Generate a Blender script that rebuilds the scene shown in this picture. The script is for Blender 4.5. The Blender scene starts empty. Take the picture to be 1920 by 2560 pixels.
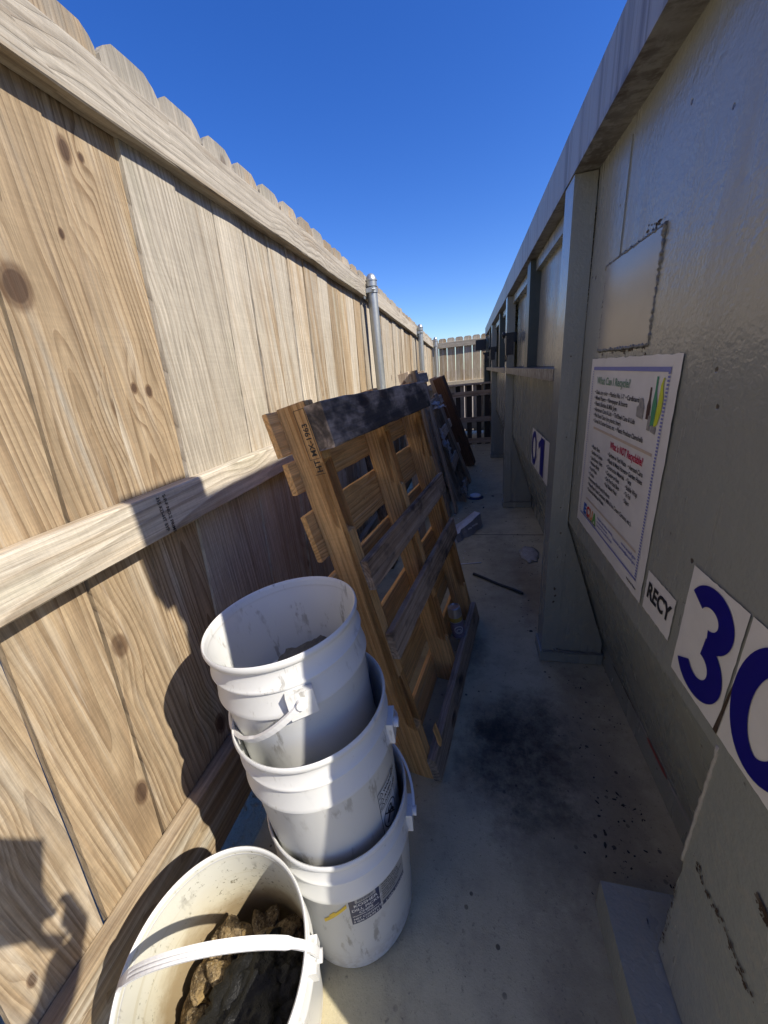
import bpy, bmesh, math, random
from mathutils import Vector, Matrix, noise as mnoise
random.seed(7)
C = bpy.context.scene.collection
SC = bpy.context.scene
R = math.radians

# ------------------------------------------------------------------ camera
cam_d = bpy.data.cameras.new('camera'); cam = bpy.data.objects.new('camera', cam_d); C.objects.link(cam)
def cam_rot(pitch, yaw, roll):
    base = Matrix(((1, 0, 0), (0, 0, -1), (0, 1, 0)))
    cp, sp = math.cos(pitch), math.sin(pitch); cy, sy = math.cos(yaw), math.sin(yaw); cr, sr = math.cos(roll), math.sin(roll)
    Rx = Matrix(((1, 0, 0), (0, cp, -sp), (0, sp, cp)))
    Ry = Matrix(((cy, 0, sy), (0, 1, 0), (-sy, 0, cy)))
    Rz = Matrix(((cr, -sr, 0), (sr, cr, 0), (0, 0, 1)))
    return Rz @ Rx @ Ry @ base
_m = cam_rot(0.359486, 0.258790, -0.104731)
cam.matrix_world = Matrix(((_m[0][0], -_m[1][0], -_m[2][0], 0), (_m[0][1], -_m[1][1], -_m[2][1], 0), (_m[0][2], -_m[1][2], -_m[2][2], 1.2), (0, 0, 0, 1)))
cam_d.sensor_fit = 'HORIZONTAL'; cam_d.sensor_width = 36; cam_d.lens = 36 * 900 / 1920
cam_d.clip_start = 0.02; cam_d.clip_end = 2000
SC.camera = cam

# ------------------------------------------------------------------ light
SUN = Vector((1.0, -0.30, 0.97)).normalized()
w = bpy.data.worlds.new('World'); SC.world = w; w.use_nodes = True
nt = w.node_tree; bg = nt.nodes['Background']
sky = nt.nodes.new('ShaderNodeTexSky'); sky.sky_type = 'NISHITA'; sky.sun_disc = False
sky.sun_elevation = math.asin(SUN.z); sky.sun_rotation = math.atan2(SUN.x, SUN.y)
sky.air_density = 1.0; sky.dust_density = 0.4; sky.ozone_density = 6.0
hs = nt.nodes.new('ShaderNodeHueSaturation'); hs.inputs['Saturation'].default_value = 1.25; hs.inputs['Hue'].default_value = .518; hs.inputs['Value'].default_value = 1.0
nt.links.new(sky.outputs[0], hs.inputs['Color']); nt.links.new(hs.outputs[0], bg.inputs[0]); bg.inputs[1].default_value = 0.070
sl = bpy.data.lights.new('sun', 'SUN'); sl.energy = 2.65; sl.angle = R(0.53); sl.color = (1, 0.925, 0.80)
so = bpy.data.objects.new('sun', sl); C.objects.link(so)
so.rotation_euler = SUN.to_track_quat('Z', 'Y').to_euler(); so.location = (3, -2, 6)
SC.view_settings.view_transform = 'Standard'; SC.view_settings.look = 'None'
SC.view_settings.exposure = 1.46; SC.view_settings.gamma = 1
SC.cycles.max_bounces = 10; SC.cycles.diffuse_bounces = 6

# ------------------------------------------------------------------ object helpers
def link(o): C.objects.link(o); return o
def tag(o, label=None, cat=None, group=None, kind=None):
    for k, v in (('label', label), ('category', cat), ('group', group), ('kind', kind)):
        if v: o[k] = v
    return o
def thing(name, label, cat, loc=(0, 0, 0), rot=None, group=None):
    o = link(bpy.data.objects.new(name, None)); o.empty_display_size = .05
    if rot is None: o.location = loc
    else: o.matrix_world = Matrix.Translation(loc) @ rot.to_4x4()
    return tag(o, label, cat, group)
def obj(name, bm, mat, parent=None, M=None, smooth=False, color=None, bevel=0, seg=2):
    if bevel:
        es = [e for e in bm.edges if len(e.link_faces) == 2 and e.calc_face_angle(0) > .5]
        bmesh.ops.bevel(bm, geom=es, offset=bevel, segments=seg, affect='EDGES', profile=.6, clamp_overlap=True)
    bmesh.ops.recalc_face_normals(bm, faces=bm.faces)
    me = bpy.data.meshes.new(name); bm.to_mesh(me); bm.free()
    for m in (mat if isinstance(mat, (list, tuple)) else [mat]): me.materials.append(m)
    if smooth: me.shade_smooth()
    o = link(bpy.data.objects.new(name, me))
    if parent is not None: o.parent = parent
    if M is not None: o.matrix_local = M
    if color is not None: o.color = color
    return o
def box(bm, c, s, M=None):
    v = []
    for x in (-1, 1):
        for y in (-1, 1):
            for z in (-1, 1):
                p = Vector((c[0] + x * s[0] / 2, c[1] + y * s[1] / 2, c[2] + z * s[2] / 2))
                v.append(bm.verts.new(M @ p if M else p))
    for f in ((0, 1, 3, 2), (4, 6, 7, 5), (0, 4, 5, 1), (2, 3, 7, 6), (0, 2, 6, 4), (1, 5, 7, 3)): bm.faces.new([v[i] for i in f])
    return v
def box2(bm, a, b):
    return box(bm, [(a[i] + b[i]) / 2 for i in range(3)], [abs(b[i] - a[i]) for i in range(3)])
def prism(bm, pts, axis, a, b):
    """polygon pts (2-D) extruded along axis 0/1/2 from a to b"""
    def P(p, t):
        q = list(p); q.insert(axis, t); return q
    lo = [bm.verts.new(P(p, a)) for p in pts]; hi = [bm.verts.new(P(p, b)) for p in pts]
    n = len(pts); bm.faces.new(lo[::-1]); bm.faces.new(hi)
    for i in range(n): bm.faces.new((lo[i], lo[(i + 1) % n], hi[(i + 1) % n], hi[i]))
def tube(bm, path, r, n=8, flat=None, caps=True, up=None):
    """sweep along path; r scalar or list; flat=(w,t) gives a rectangular strap"""
    path = [Vector(p) for p in path]; rings = []
    ref = Vector(up) if up is not None else None; N = len(path)
    for i, p in enumerate(path):
        t = (path[min(i + 1, N - 1)] - path[max(i - 1, 0)]).normalized()
        if ref is None:
            ref = Vector((0, 0, 1)) if abs(t.z) < .9 else Vector((1, 0, 0))
        a = t.cross(ref)
        if a.length < 1e-4: a = t.cross(Vector((1, 0, .1)))
        a.normalize(); b = a.cross(t).normalized()
        if up is None: ref = b
        if flat:
            ww, tt = flat; ring = [p + a * x * ww / 2 + b * y * tt / 2 for x, y in ((-1, -.6), (-.8, -1), (.8, -1), (1, -.6), (1, .6), (.8, 1), (-.8, 1), (-1, .6))]
        else:
            rr = r[i] if isinstance(r, (list, tuple)) else r
            ring = [p + (a * math.cos(2 * math.pi * k / n) + b * math.sin(2 * math.pi * k / n)) * rr for k in range(n)]
        rings.append([bm.verts.new(q) for q in ring])
    m = len(rings[0])
    for i in range(N - 1):
        for k in range(m): bm.faces.new((rings[i][k], rings[i][(k + 1) % m], rings[i + 1][(k + 1) % m], rings[i + 1][k]))
    if caps: bm.faces.new(rings[0][::-1]); bm.faces.new(rings[-1])
def lathe(bm, prof, n=64, mats=None):
    rings = []
    for (r, z) in prof:
        if r < 1e-6: rings.append([bm.verts.new((0, 0, z))])
        else: rings.append([bm.verts.new((r * math.cos(2 * math.pi * k / n), r * math.sin(2 * math.pi * k / n), z)) for k in range(n)])
    for i in range(len(prof) - 1):
        A, B = rings[i], rings[i + 1]
        for k in range(n):
            k2 = (k + 1) % n
            if len(A) == 1: f = bm.faces.new((A[0], B[k2], B[k]))
            elif len(B) == 1: f = bm.faces.new((A[k], A[k2], B[0]))
            else: f = bm.faces.new((A[k], A[k2], B[k2], B[k]))
            if mats: f.material_index = mats[i]
def frame(o, z, x):
    """matrix: local z along z, local x near x, origin o"""
    z = Vector(z).normalized(); x = Vector(x); x = (x - z * x.dot(z)).normalized(); y = z.cross(x)
    return Matrix(((x.x, y.x, z.x, o[0]), (x.y, y.y, z.y, o[1]), (x.z, y.z, z.z, o[2]), (0, 0, 0, 1)))
def board_bm(W, T, Ln, rough=.0008, ends=.003, warp=.002, seg=None, bow=0):
    """a plank: width on x, thickness on y, length on z, centred; edges eased and a little uneven"""
    bm = bmesh.new(); seg = seg or max(4, int(Ln / .06)); e = min(.0025, T * .2)
    sec = [(-W/2 + e, -T/2), (W/2 - e, -T/2), (W/2, -T/2 + e), (W/2, T/2 - e), (W/2 - e, T/2), (-W/2 + e, T/2), (-W/2, T/2 - e), (-W/2, -T/2 + e)]
    s0 = random.random() * 100; rings = []
    for i in range(seg + 1):
        t = i / seg; z = -Ln / 2 + Ln * t; ring = []
        dx = warp * mnoise.noise((s0, z * 2, 0)); dy = warp * mnoise.noise((s0, 5, z * 2)) + bow * (1 - (2 * t - 1) ** 2)
        for k, (x, y) in enumerate(sec):
            j = rough * mnoise.noise((s0 + k // 2 * 3.1, z * 25, 3)) * 2
            zz = z + (random.uniform(-ends, ends) if i in (0, seg) else 0)
            ring.append(bm.verts.new((x + dx + (j if x > 0 else -j), y + dy + j * .3, zz)))
        rings.append(ring)
    for i in range(seg):
        for k in range(8): bm.faces.new((rings[i][k], rings[i][(k + 1) % 8], rings[i + 1][(k + 1) % 8], rings[i + 1][k]))
    bm.faces.new(rings[0][::-1]); bm.faces.new(rings[-1])
    return bm
def plank(name, p0, p1, xdir, W, T, mat, parent=None, color=(.5, 0, .5, 1), **kw):
    """a plank from p0 to p1 (parent coordinates), xdir = direction of its width"""
    p0, p1 = Vector(p0), Vector(p1)
    return obj(name, board_bm(W, T, (p1 - p0).length, **kw), mat, parent, frame((p0 + p1) / 2, p1 - p0, xdir), color=color)
def text_bm(body, size, bold=0.0, align='LEFT', sx=1.0, depth=0.0):
    cu = bpy.data.curves.new('t', 'FONT'); cu.body = body; cu.size = size; cu.align_x = align; cu.offset = bold
    cu.resolution_u = 3; cu.fill_mode = 'FRONT'; cu.extrude = depth
    t = bpy.data.objects.new('t', cu); me = bpy.data.meshes.new_from_object(t)
    bm = bmesh.new(); bm.from_mesh(me)
    if sx != 1.0:
        for v in bm.verts: v.co.x *= sx
    bpy.data.objects.remove(t); bpy.data.curves.remove(cu); bpy.data.meshes.remove(me)
    return bm
def merge(dst, src, M=None):
    mp = {}
    for v in src.verts: mp[v] = dst.verts.new(M @ v.co if M else v.co)
    for f in src.faces:
        try: nf = dst.faces.new([mp[v] for v in f.verts]); nf.material_index = f.material_index
        except ValueError: pass
    src.free()

# ------------------------------------------------------------------ materials
class NT:
    def __init__(s, name):
        s.m = bpy.data.materials.new(name); s.m.use_nodes = True; s.t = s.m.node_tree
        s.b = s.t.nodes['Principled BSDF']
    def n(s, typ, **kw):
        nd = s.t.nodes.new(typ)
        for k, v in kw.items(): setattr(nd, k, v)
        return nd
    def put(s, sock, v):
        if isinstance(v, bpy.types.NodeSocket): s.t.links.new(v, sock)
        elif isinstance(v, (tuple, list)) and len(v) == 3 and sock.type == 'RGBA': sock.default_value = (*v, 1)
        else: sock.default_value = v
    def mt(s, op, a, b=0.0, c=0.0, clamp=False):
        nd = s.n('ShaderNodeMath', operation=op, use_clamp=clamp)
        for i, v in enumerate((a, b, c)): s.put(nd.inputs[i], v)
        return nd.outputs[0]
    def add(s, a, b): return s.mt('ADD', a, b)
    def mul(s, a, b): return s.mt('MULTIPLY', a, b)
    def vec(s, x, y, z):
        nd = s.n('ShaderNodeCombineXYZ')
        for i, v in enumerate((x, y, z)): s.put(nd.inputs[i], v)
        return nd.outputs[0]
    def noise(s, v, scale=1, detail=3, rough=.55, dist=0):
        nd = s.n('ShaderNodeTexNoise'); s.put(nd.inputs['Vector'], v); nd.inputs['Scale'].default_value = scale
        nd.inputs['Detail'].default_value = detail; nd.inputs['Roughness'].default_value = rough; nd.inputs['Distortion'].default_value = dist
        return nd.outputs['Fac']
    def ss(s, v, a, b, o0=0.0, o1=1.0):
        nd = s.n('ShaderNodeMapRange', interpolation_type='SMOOTHSTEP')
        for i, x in enumerate((v, a, b, o0, o1)): s.put(nd.inputs[i], x)
        return nd.outputs[0]
    def mix(s, f, a, b, mode='MIX'):
        nd = s.n('ShaderNodeMix', data_type='RGBA', blend_type=mode)
        s.put(nd.inputs[0], f); s.put(nd.inputs[6], a); s.put(nd.inputs[7], b)
        return nd.outputs[2]
    def coords(s, kind='Object'):
        tc = s.n('ShaderNodeTexCoord'); sp = s.n('ShaderNodeSeparateXYZ'); s.t.links.new(tc.outputs[kind], sp.inputs[0])
        return tc.outputs[kind], sp.outputs[0], sp.outputs[1], sp.outputs[2]
    def scale(s, v, k): 
        nd = s.n('ShaderNodeVectorMath', operation='MULTIPLY'); s.put(nd.inputs[0], v); nd.inputs[1].default_value = k; return nd.outputs[0]
    def out(s, col=None, rough=None, metal=None, bump=None, bs=.3, bd=.002, spec=None):
        if col is not None: s.put(s.b.inputs['Base Color'], col)
        if rough is not None: s.put(s.b.inputs['Roughness'], rough)
        if metal is not None: s.put(s.b.inputs['Metallic'], metal)
        if spec is not None: s.put(s.b.inputs['Specular IOR Level'], spec)
        if bump is not None:
            nd = s.n('ShaderNodeBump'); s.put(nd.inputs['Height'], bump); nd.inputs['Strength'].default_value = bs; nd.inputs['Distance'].default_value = bd
            s.t.links.new(nd.outputs[0], s.b.inputs['Normal'])
        return s.m

def wood_mat(name, fl, fd, gl, gd, knot=(.10, .05, .025), green=.35, gain=1.0, knots=(), ref=None):
    """object colour: R = weathering to grey, G = charring, B = grain contrast"""
    s = NT(name); _, x, y, z = s.coords()
    oi = s.n('ShaderNodeObjectInfo'); rn = oi.outputs['Random']
    sc = s.n('ShaderNodeSeparateColor'); s.t.links.new(oi.outputs['Color'], sc.inputs[0])
    cg, cc, cb = sc.outputs[0], sc.outputs[1], sc.outputs[2]
    off = s.mul(rn, 61.0); r2 = s.mt('FRACT', s.mul(rn, 7.31)); r3 = s.mt('FRACT', s.mul(rn, 13.7)); r4 = s.mt('FRACT', s.mul(rn, 29.3))
    zz = s.add(z, off)
    w1 = s.mt('SUBTRACT', s.noise(s.vec(s.mul(x, 4), s.mul(y, 4), s.mul(zz, .9)), 1, 2), .5)
    w2 = s.mt('SUBTRACT', s.noise(s.vec(s.mul(x, 22), s.mul(y, 22), s.mul(zz, 1.6)), 1, 2), .5)
    # knots
    vo = s.n('ShaderNodeTexVoronoi'); s.put(vo.inputs['Vector'], s.vec(s.add(s.mul(x, 6.0), off), s.mul(zz, 3.4), s.mul(y, .01))); vo.inputs['Scale'].default_value = 1
    kg = s.n('ShaderNodeSeparateColor'); s.t.links.new(vo.outputs['Color'], kg.inputs[0])
    gate = s.mt('GREATER_THAN', kg.outputs[0], .55)
    d = s.add(vo.outputs['Distance'], s.mul(w2, .05))
    kinf = s.mul(s.ss(d, .55, .0), gate)
    core = s.mul(s.ss(d, .088, .066), gate); ring = s.mul(s.ss(d, .135, .10), gate)
    kinf = s.mul(kinf, .030); kr = None
    if knots:
        tc = s.n('ShaderNodeTexCoord', object=ref); sp_ = s.n('ShaderNodeSeparateXYZ'); s.t.links.new(tc.outputs['Object'], sp_.inputs[0])
        for (Y, Z, ry, rz) in knots:
            # the knots slant with the boards; the grain flows round them
            a_ = s.mul(s.mt('SUBTRACT', s.mt('SUBTRACT', sp_.outputs[1], Y), s.mul(s.mt('SUBTRACT', sp_.outputs[2], Z), .11)), 1 / ry); b_ = s.mul(s.mt('SUBTRACT', sp_.outputs[2], Z), 1 / rz)
            dd = s.add(s.mt('SQRT', s.add(s.mul(a_, a_), s.mul(b_, b_))), s.mul(w2, .55))
            b3 = s.mul(b_, .42); d2 = s.mt('SQRT', s.add(s.mul(a_, a_), s.mul(b3, b3)))
            kinf = s.add(kinf, s.mul(s.ss(d2, 4.2, .4), min(.045, 1.7 * ry)))
            core = s.mt('MAXIMUM', core, s.ss(dd, .95, .78)); ring = s.mt('MAXIMUM', ring, s.ss(dd, 1.5, 1.0))
    u = s.add(s.add(x, s.mul(s.mt('SUBTRACT', r2, .5), .12)), s.add(s.mul(w1, .050), s.mul(w2, .006)))
    dep = s.add(s.add(s.mul(s.mt('SUBTRACT', y, -.012), 1.0), s.mul(r3, .045)), s.add(s.mul(z, s.mul(s.mt('SUBTRACT', r4, .5), .07)), s.mul(w1, .03)))
    rr = s.mt('SQRT', s.add(s.mul(u, u), s.mul(dep, dep)))
    rr = s.add(rr, kinf)
    rr = s.add(rr, s.mul(s.mt('SUBTRACT', s.noise(s.vec(s.mul(rr, 42), off, 0.0), 1, 2), .5), .028))
    fq = s.add(62.0, s.mul(r4, 60.0))
    fr = s.mt('FRACT', s.mul(rr, fq))
    late = s.mul(s.ss(fr, .30, .93), s.ss(fr, 1.0, .94))
    fib = s.noise(s.vec(s.mul(x, 420), s.mul(y, 420), s.mul(zz, 9)), 1, 3, .65)
    fib2 = s.noise(s.vec(s.mul(x, 110), s.mul(y, 110), s.mul(zz, 2.2)), 1, 4, .6)
    streak = s.noise(s.vec(s.add(s.mul(x, 30), off), s.mul(y, 16), s.mul(zz, .8)), 1, 3, .6)
    blot = s.noise(s.vec(s.add(s.mul(x, 7), off), s.mul(y, 7), s.mul(zz, 2.0)), 1, 4, .6)
    lc = s.mul(s.mul(late, s.ss(s.noise(s.vec(s.mul(x, 9), s.mul(y, 9), s.mul(zz, 1.1)), 1, 3), .30, .62, .25, 1.0)), s.add(.25, s.mul(cb, .75)))
    fresh = s.mix(lc, fl, fd); grey = s.mix(s.mul(lc, .75), gl, gd)
    gf = s.ss(s.add(cg, s.add(s.mul(s.mt('SUBTRACT', streak, .5), 1.3), s.mul(s.mt('SUBTRACT', blot, .5), .9))), .25, .8)
    col = s.mix(gf, fresh, grey)
    col = s.mix(s.mul(s.ss(blot, .56, .70), green * .5), col, (.24, .25, .12))
    col = s.mix(s.mul(ring, .7), col, knot); col = s.mix(s.mul(core, .75), col, (.07, .04, .025))
    k = s.mul(s.add(.55, s.mul(fib, .90)), s.add(.52, s.mul(fib2, .96)))
    k = s.mul(k, s.mul(gain, s.add(.56, s.mul(r2, .28))))
    mott = s.noise(s.vec(s.add(s.mul(x, 75), off), s.mul(y, 75), s.mul(zz, 17)), 1, 4, .7); saw = s.noise(s.vec(s.mul(x, 3), s.mul(y, 3), s.mul(zz, 150)), 1, 2, .6)
    k = s.mul(k, s.mul(s.add(.68, s.mul(mott, .64)), s.add(.86, s.mul(saw, .28))))
    vm = s.n('ShaderNodeVectorMath', operation='SCALE'); s.t.links.new(col, vm.inputs[0]); s.put(vm.inputs['Scale'], k)
    col = vm.outputs[0]
    dark = s.ss(s.noise(s.vec(s.add(s.mul(x, 40), off), s.mul(y, 30), s.mul(zz, 1.3)), 1, 3, .7), .66, .76)
    col = s.mix(s.mul(dark, .55), col, (.13, .085, .05))
    drk2 = s.ss(s.noise(s.vec(s.add(s.mul(x, 75), off), s.mul(y, 50), s.mul(zz, 1.0)), 1, 4, .75), .60, .74); col = s.mix(s.mul(drk2, .40), col, (.15, .11, .075))
    lgt = s.ss(s.noise(s.vec(s.add(s.mul(x, 60), off), s.mul(y, 50), s.mul(z, 1.4)), 1, 4, .7), .58, .72); col = s.mix(s.mul(lgt, .30), col, (.58, .52, .42))
    ch = s.ss(s.add(s.noise(s.vec(s.mul(x, 9), s.mul(y, 9), s.mul(zz, 5)), 1, 4, .65), s.mt('SUBTRACT', s.mul(cc, 1.15), .75)), .28, .52)
    col = s.mix(s.mul(ch, .90), col, (.022, .021, .022))
    tip = s.mul(s.mul(s.ss(z, .80, .935), s.mt('LESS_THAN', oi.outputs['Alpha'], .75)), s.ss(s.add(s.mul(blot, .5), s.mul(streak, .6)), .40, .62))
    col = s.mix(s.mul(tip, .75), col, (.17, .155, .125))
    rough = s.add(.66, s.mul(fib, .2))
    h = s.add(s.mul(late, .5), s.add(s.mul(fib, .55), s.mul(fib2, .6)))
    return s.out(col, rough, None, h, .55, .0022, .3)
WOOD = wood_mat('fence_wood', (.40, .302, .188), (.215, .142, .078), (.56, .505, .41), (.27, .225, .165), gain=1.17)
PINE = wood_mat('pallet_pine', (.78, .47, .19), (.50, .25, .08), (.50, .38, .25), (.30, .22, .15), green=.05, gain=1.35)
DARKW = wood_mat('old_pallet_wood', (.30, .21, .13), (.13, .09, .057), (.42, .34, .26), (.19, .15, .11), green=.1, gain=1.55)
REDW = wood_mat('reddish_wood', (.17, .088, .052), (.09, .045, .028), (.2, .11, .075), (.11, .055, .04), green=.0)

def concrete():
    s = NT('concrete'); v, x, y, z = s.coords()
    big = s.noise(v, 1.7, 5, .6); mid = s.noise(v, 9, 5, .65); fine = s.noise(v, 260, 3, .7); med = s.noise(v, 70, 4, .7)
    col = s.mix(s.ss(big, .3, .7), (.52, .465, .300), (.44, .39, .250))
    col = s.mix(s.ss(mid, .42, .72), col, (.37, .325, .22))
    col = s.mix(s.mul(s.ss(fine, .58, .74), .6), col, (.10, .085, .065)); col = s.mix(s.mul(s.ss(fine, .36, .24), .5), col, (.60, .53, .41))
    col = s.mix(s.mul(s.ss(med, .58, .72), .6), col, (.11, .10, .085))
    wn = s.mul(s.mt('SUBTRACT', s.noise(v, 7, 5, .75), .5), 1.0); wn2 = s.mul(s.mt('SUBTRACT', s.noise(v, 30, 4, .7), .5), .5)
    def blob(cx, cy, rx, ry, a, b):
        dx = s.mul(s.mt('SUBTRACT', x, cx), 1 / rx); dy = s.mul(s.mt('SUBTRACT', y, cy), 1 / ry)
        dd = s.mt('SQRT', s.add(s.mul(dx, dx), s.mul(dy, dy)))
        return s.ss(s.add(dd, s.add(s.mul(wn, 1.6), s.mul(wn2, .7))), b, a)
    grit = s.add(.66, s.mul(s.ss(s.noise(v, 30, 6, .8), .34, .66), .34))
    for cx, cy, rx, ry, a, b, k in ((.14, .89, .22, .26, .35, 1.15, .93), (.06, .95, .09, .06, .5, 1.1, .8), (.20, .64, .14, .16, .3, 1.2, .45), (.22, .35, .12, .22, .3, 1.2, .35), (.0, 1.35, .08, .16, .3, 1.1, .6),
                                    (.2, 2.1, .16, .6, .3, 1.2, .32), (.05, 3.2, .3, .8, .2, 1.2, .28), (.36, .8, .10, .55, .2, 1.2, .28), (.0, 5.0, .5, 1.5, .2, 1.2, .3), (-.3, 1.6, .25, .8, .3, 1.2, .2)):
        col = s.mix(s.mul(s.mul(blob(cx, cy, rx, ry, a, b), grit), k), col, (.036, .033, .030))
    col = s.mix(s.mul(blob(.33, 1.9, .12, .5, .2, 1.1), .5), col, (.16, .09, .04))
    col = s.mix(s.mul(blob(.36, .85, .16, .55, .3, 1.2), .32), col, (.13, .085, .05))
    sp = s.n('ShaderNodeTexVoronoi'); s.put(sp.inputs['Vector'], v); sp.inputs['Scale'].default_value = 26
    spk = s.mul(s.ss(sp.outputs['Distance'], .15, .10), s.ss(s.noise(v, 3.5, 2), .48, .6)); col = s.mix(s.mul(spk, .8), col, (.03, .028, .025))
    j1 = s.mt('ABSOLUTE', s.mt('SUBTRACT', y, s.add(2.585, s.mul(wn2, .01)))); j2 = s.mt('ABSOLUTE', s.mt('SUBTRACT', y, 5.6))
    jj = s.mt('MINIMUM', j1, j2); jl = s.ss(jj, .008, .004); col = s.mix(s.mul(jl, .8), col, (.04, .037, .033))
    h = s.add(s.mul(fine, .5), s.add(s.mul(med, .5), s.mul(mid, .5))); h = s.mt('SUBTRACT', h, s.mul(jl, 2.5))
    return s.out(col, s.add(.78, s.mul(med, .15)), None, h, .5, .003, .3)
def dirt():
    s = NT('dirt'); v, *_ = s.coords(); a = s.noise(v, 4, 5, .7); b = s.noise(v, 60, 4, .7)
    col = s.mix(a, (.26, .215, .15), (.42, .35, .25)); col = s.mix(s.mul(s.ss(b, .5, .8), .6), col, (.14, .11, .075))
    return s.out(col, .95, None, s.add(a, b), .8, .02)
def paint():
    s = NT('grey_green_paint'); v, x, y, z = s.coords()
    a = s.noise(v, 2.2, 4, .6); peel = s.noise(v, 150, 2, .5); peel2 = s.noise(v, 45, 3, .55)
    dr = s.noise(s.vec(s.mul(x, 9), s.mul(y, 9), s.mul(z, 1.3)), 1, 4, .6)
    col = s.mix(a, (.236, .250, .222), (.276, .288, .256))
    col = s.mix(s.mul(s.ss(dr, .52, .72), .30), col, (.20, .185, .15))
    col = s.mix(s.mul(s.ss(s.noise(s.vec(s.mul(x, 14), s.mul(y, 14), s.mul(z, 1.0)), 1, 4, .7), .60, .78), .28), col, (.07, .064, .054))
    vo = s.n('ShaderNodeTexVoronoi'); s.put(vo.inputs['Vector'], v); vo.inputs['Scale'].default_value = 17
    sp = s.mul(s.ss(s.add(vo.outputs['Distance'], s.mul(s.mt('SUBTRACT', peel2, .5), .25)), .075, .04), s.ss(s.noise(v, 6, 2), .50, .58)); col = s.mix(s.mul(sp, .85), col, (.04, .026, .017))
    du = s.mul(s.ss(z, .66, .50), s.ss(s.noise(v, 55, 4, .75), .46, .66)); col = s.mix(s.mul(du, .38), col, (.33, .31, .25))
    sc_ = s.noise(s.vec(s.mul(x, 10), s.add(s.mul(y, 10), s.mul(z, 6)), s.mul(z, 90)), 1, 3, .7); col = s.mix(s.mul(s.mul(s.ss(sc_, .66, .72), s.ss(a, .5, .6)), .4), col, (.34, .33, .30))
    rough = s.add(s.add(.17, s.mul(s.ss(dr, .45, .75), .14)), s.mul(a, .12))
    h = s.add(s.mul(peel, .45), s.mul(peel2, .8)); h = s.mt('SUBTRACT', h, s.mul(sp, .8))
    return s.out(col, rough, None, h, .6, .003, .85)
def weathered_paint():
    s = NT('weathered_grey_paint'); v, x, y, z = s.coords()
    st = s.noise(s.vec(s.mul(x, 12), s.mul(y, 34), s.mul(z, .8)), 1, 5, .7); a = s.noise(v, 8, 4, .6); peel2 = s.noise(v, 45, 3, .55)
    col = s.mix(a, (.22, .222, .21), (.28, .275, .255)); col = s.mix(s.mul(s.ss(st, .47, .66), .7), col, (.085, .068, .056))
    rim = s.mul(s.ss(s.add(z, s.mul(a, .05)), 1.695, 1.665), s.ss(s.noise(v, 30, 4, .7), .42, .58)); col = s.mix(s.mul(rim, .75), col, (.05, .032, .022))
    return s.out(col, s.add(.34, s.mul(st, .25)), None, s.add(peel2, s.mul(st, .4)), .4, .002, .5)
def simple(name, c, rough=.5, metal=0, var=.15, sc=30, bump=.15, spec=.5):
    s = NT(name); v, *_ = s.coords(); a = s.noise(v, sc, 4, .6)
    d = tuple(k * (1 - var * 1.6) for k in c); l = tuple(min(1, k * (1 + var)) for k in c)
    return s.out(s.mix(a, d, l), rough, metal, a, bump, .002, spec)
def rust_mat():
    s = NT('rust'); v, *_ = s.coords(); a = s.noise(v, 60, 5, .7); b = s.noise(v, 14, 3)
    col = s.mix(a, (.022, .016, .012), (.085, .055, .036)); col = s.mix(s.ss(b, .5, .7), col, (.15, .13, .105))
    return s.out(col, .9, None, a, .9, .004, .2)
def galv():
    s = NT('galvanized_steel'); v, x, y, z = s.coords(); a = s.noise(v, 60, 3, .6); b = s.noise(s.vec(s.mul(x, 40), s.mul(y, 40), s.mul(z, 5)), 1, 3)
    col = s.mix(a, (.34, .37, .385), (.47, .50, .505)); col = s.mix(s.ss(b, .55, .75), col, (.56, .58, .57))
    return s.out(col, s.add(.36, s.mul(b, .2)), .75, a, .1, .001)
def bucket_mat(name, stain, c=(.80, .81, .80)):
    s = NT(name); v, x, y, z = s.coords(); oi = s.n('ShaderNodeObjectInfo'); off = s.mul(oi.outputs['Random'], 9)
    vv = s.vec(s.add(x, off), y, z)
    a = s.noise(vv, 6, 4, .6); b = s.noise(vv, 60, 4, .7); sm = s.noise(s.vec(s.add(s.mul(x, 40), off), s.mul(y, 40), s.mul(z, 11)), 1, 4, .7)
    dk = tuple(k * .90 for k in c)
    col = s.mix(a, c, dk)
    col = s.mix(s.mul(s.mul(s.ss(sm, .56, .66), s.ss(a, .42, .58)), .7), col, (.24, .225, .19))
    col = s.mix(s.mul(s.mul(s.ss(z, .10, .0), s.ss(b, .4, .6)), .5), col, (.36, .32, .25))
    col = s.mix(s.mul(s.ss(b, .70, .76), .5), col, (.2, .19, .17))
    if stain:
        g = s.noise(vv, 13, 5, .7); ring = s.noise(s.vec(s.mul(x, 3), s.mul(y, 3), s.mul(z, 60)), 1, 3, .6)
        lvl = s.ss(s.add(z, s.mul(s.mt('SUBTRACT', g, .5), .13)), .315, .20)
        col = s.mix(s.mul(lvl, .75), col, (.58, .53, .39))
        lv2 = s.ss(s.add(z, s.mul(s.mt('SUBTRACT', g, .5), .14)), .245, .16)
        col = s.mix(s.mul(lv2, .85), col, (.29, .21, .11))
        col = s.mix(s.mul(s.ss(ring, .56, .66), .3), col, (.42, .36, .2))
        spk = s.noise(vv, 95, 3, .75); col = s.mix(s.mul(s.mul(s.ss(spk, .60, .66), s.ss(g, .46, .56)), .85), col, (.12, .105, .05))
    s.b.inputs['Subsurface Weight'].default_value = .12; s.b.inputs['Subsurface Radius'].default_value = (.01, .01, .009); s.b.inputs['Subsurface Scale'].default_value = .4
    return s.out(col, .38, None, s.add(a, s.mul(b, .2)), .12, .002, .45)
CONC = concrete(); DIRT = dirt(); PAINT = paint(); WPAINT = weathered_paint(); RUST = rust_mat(); GALV = galv(); PATCH = None
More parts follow.
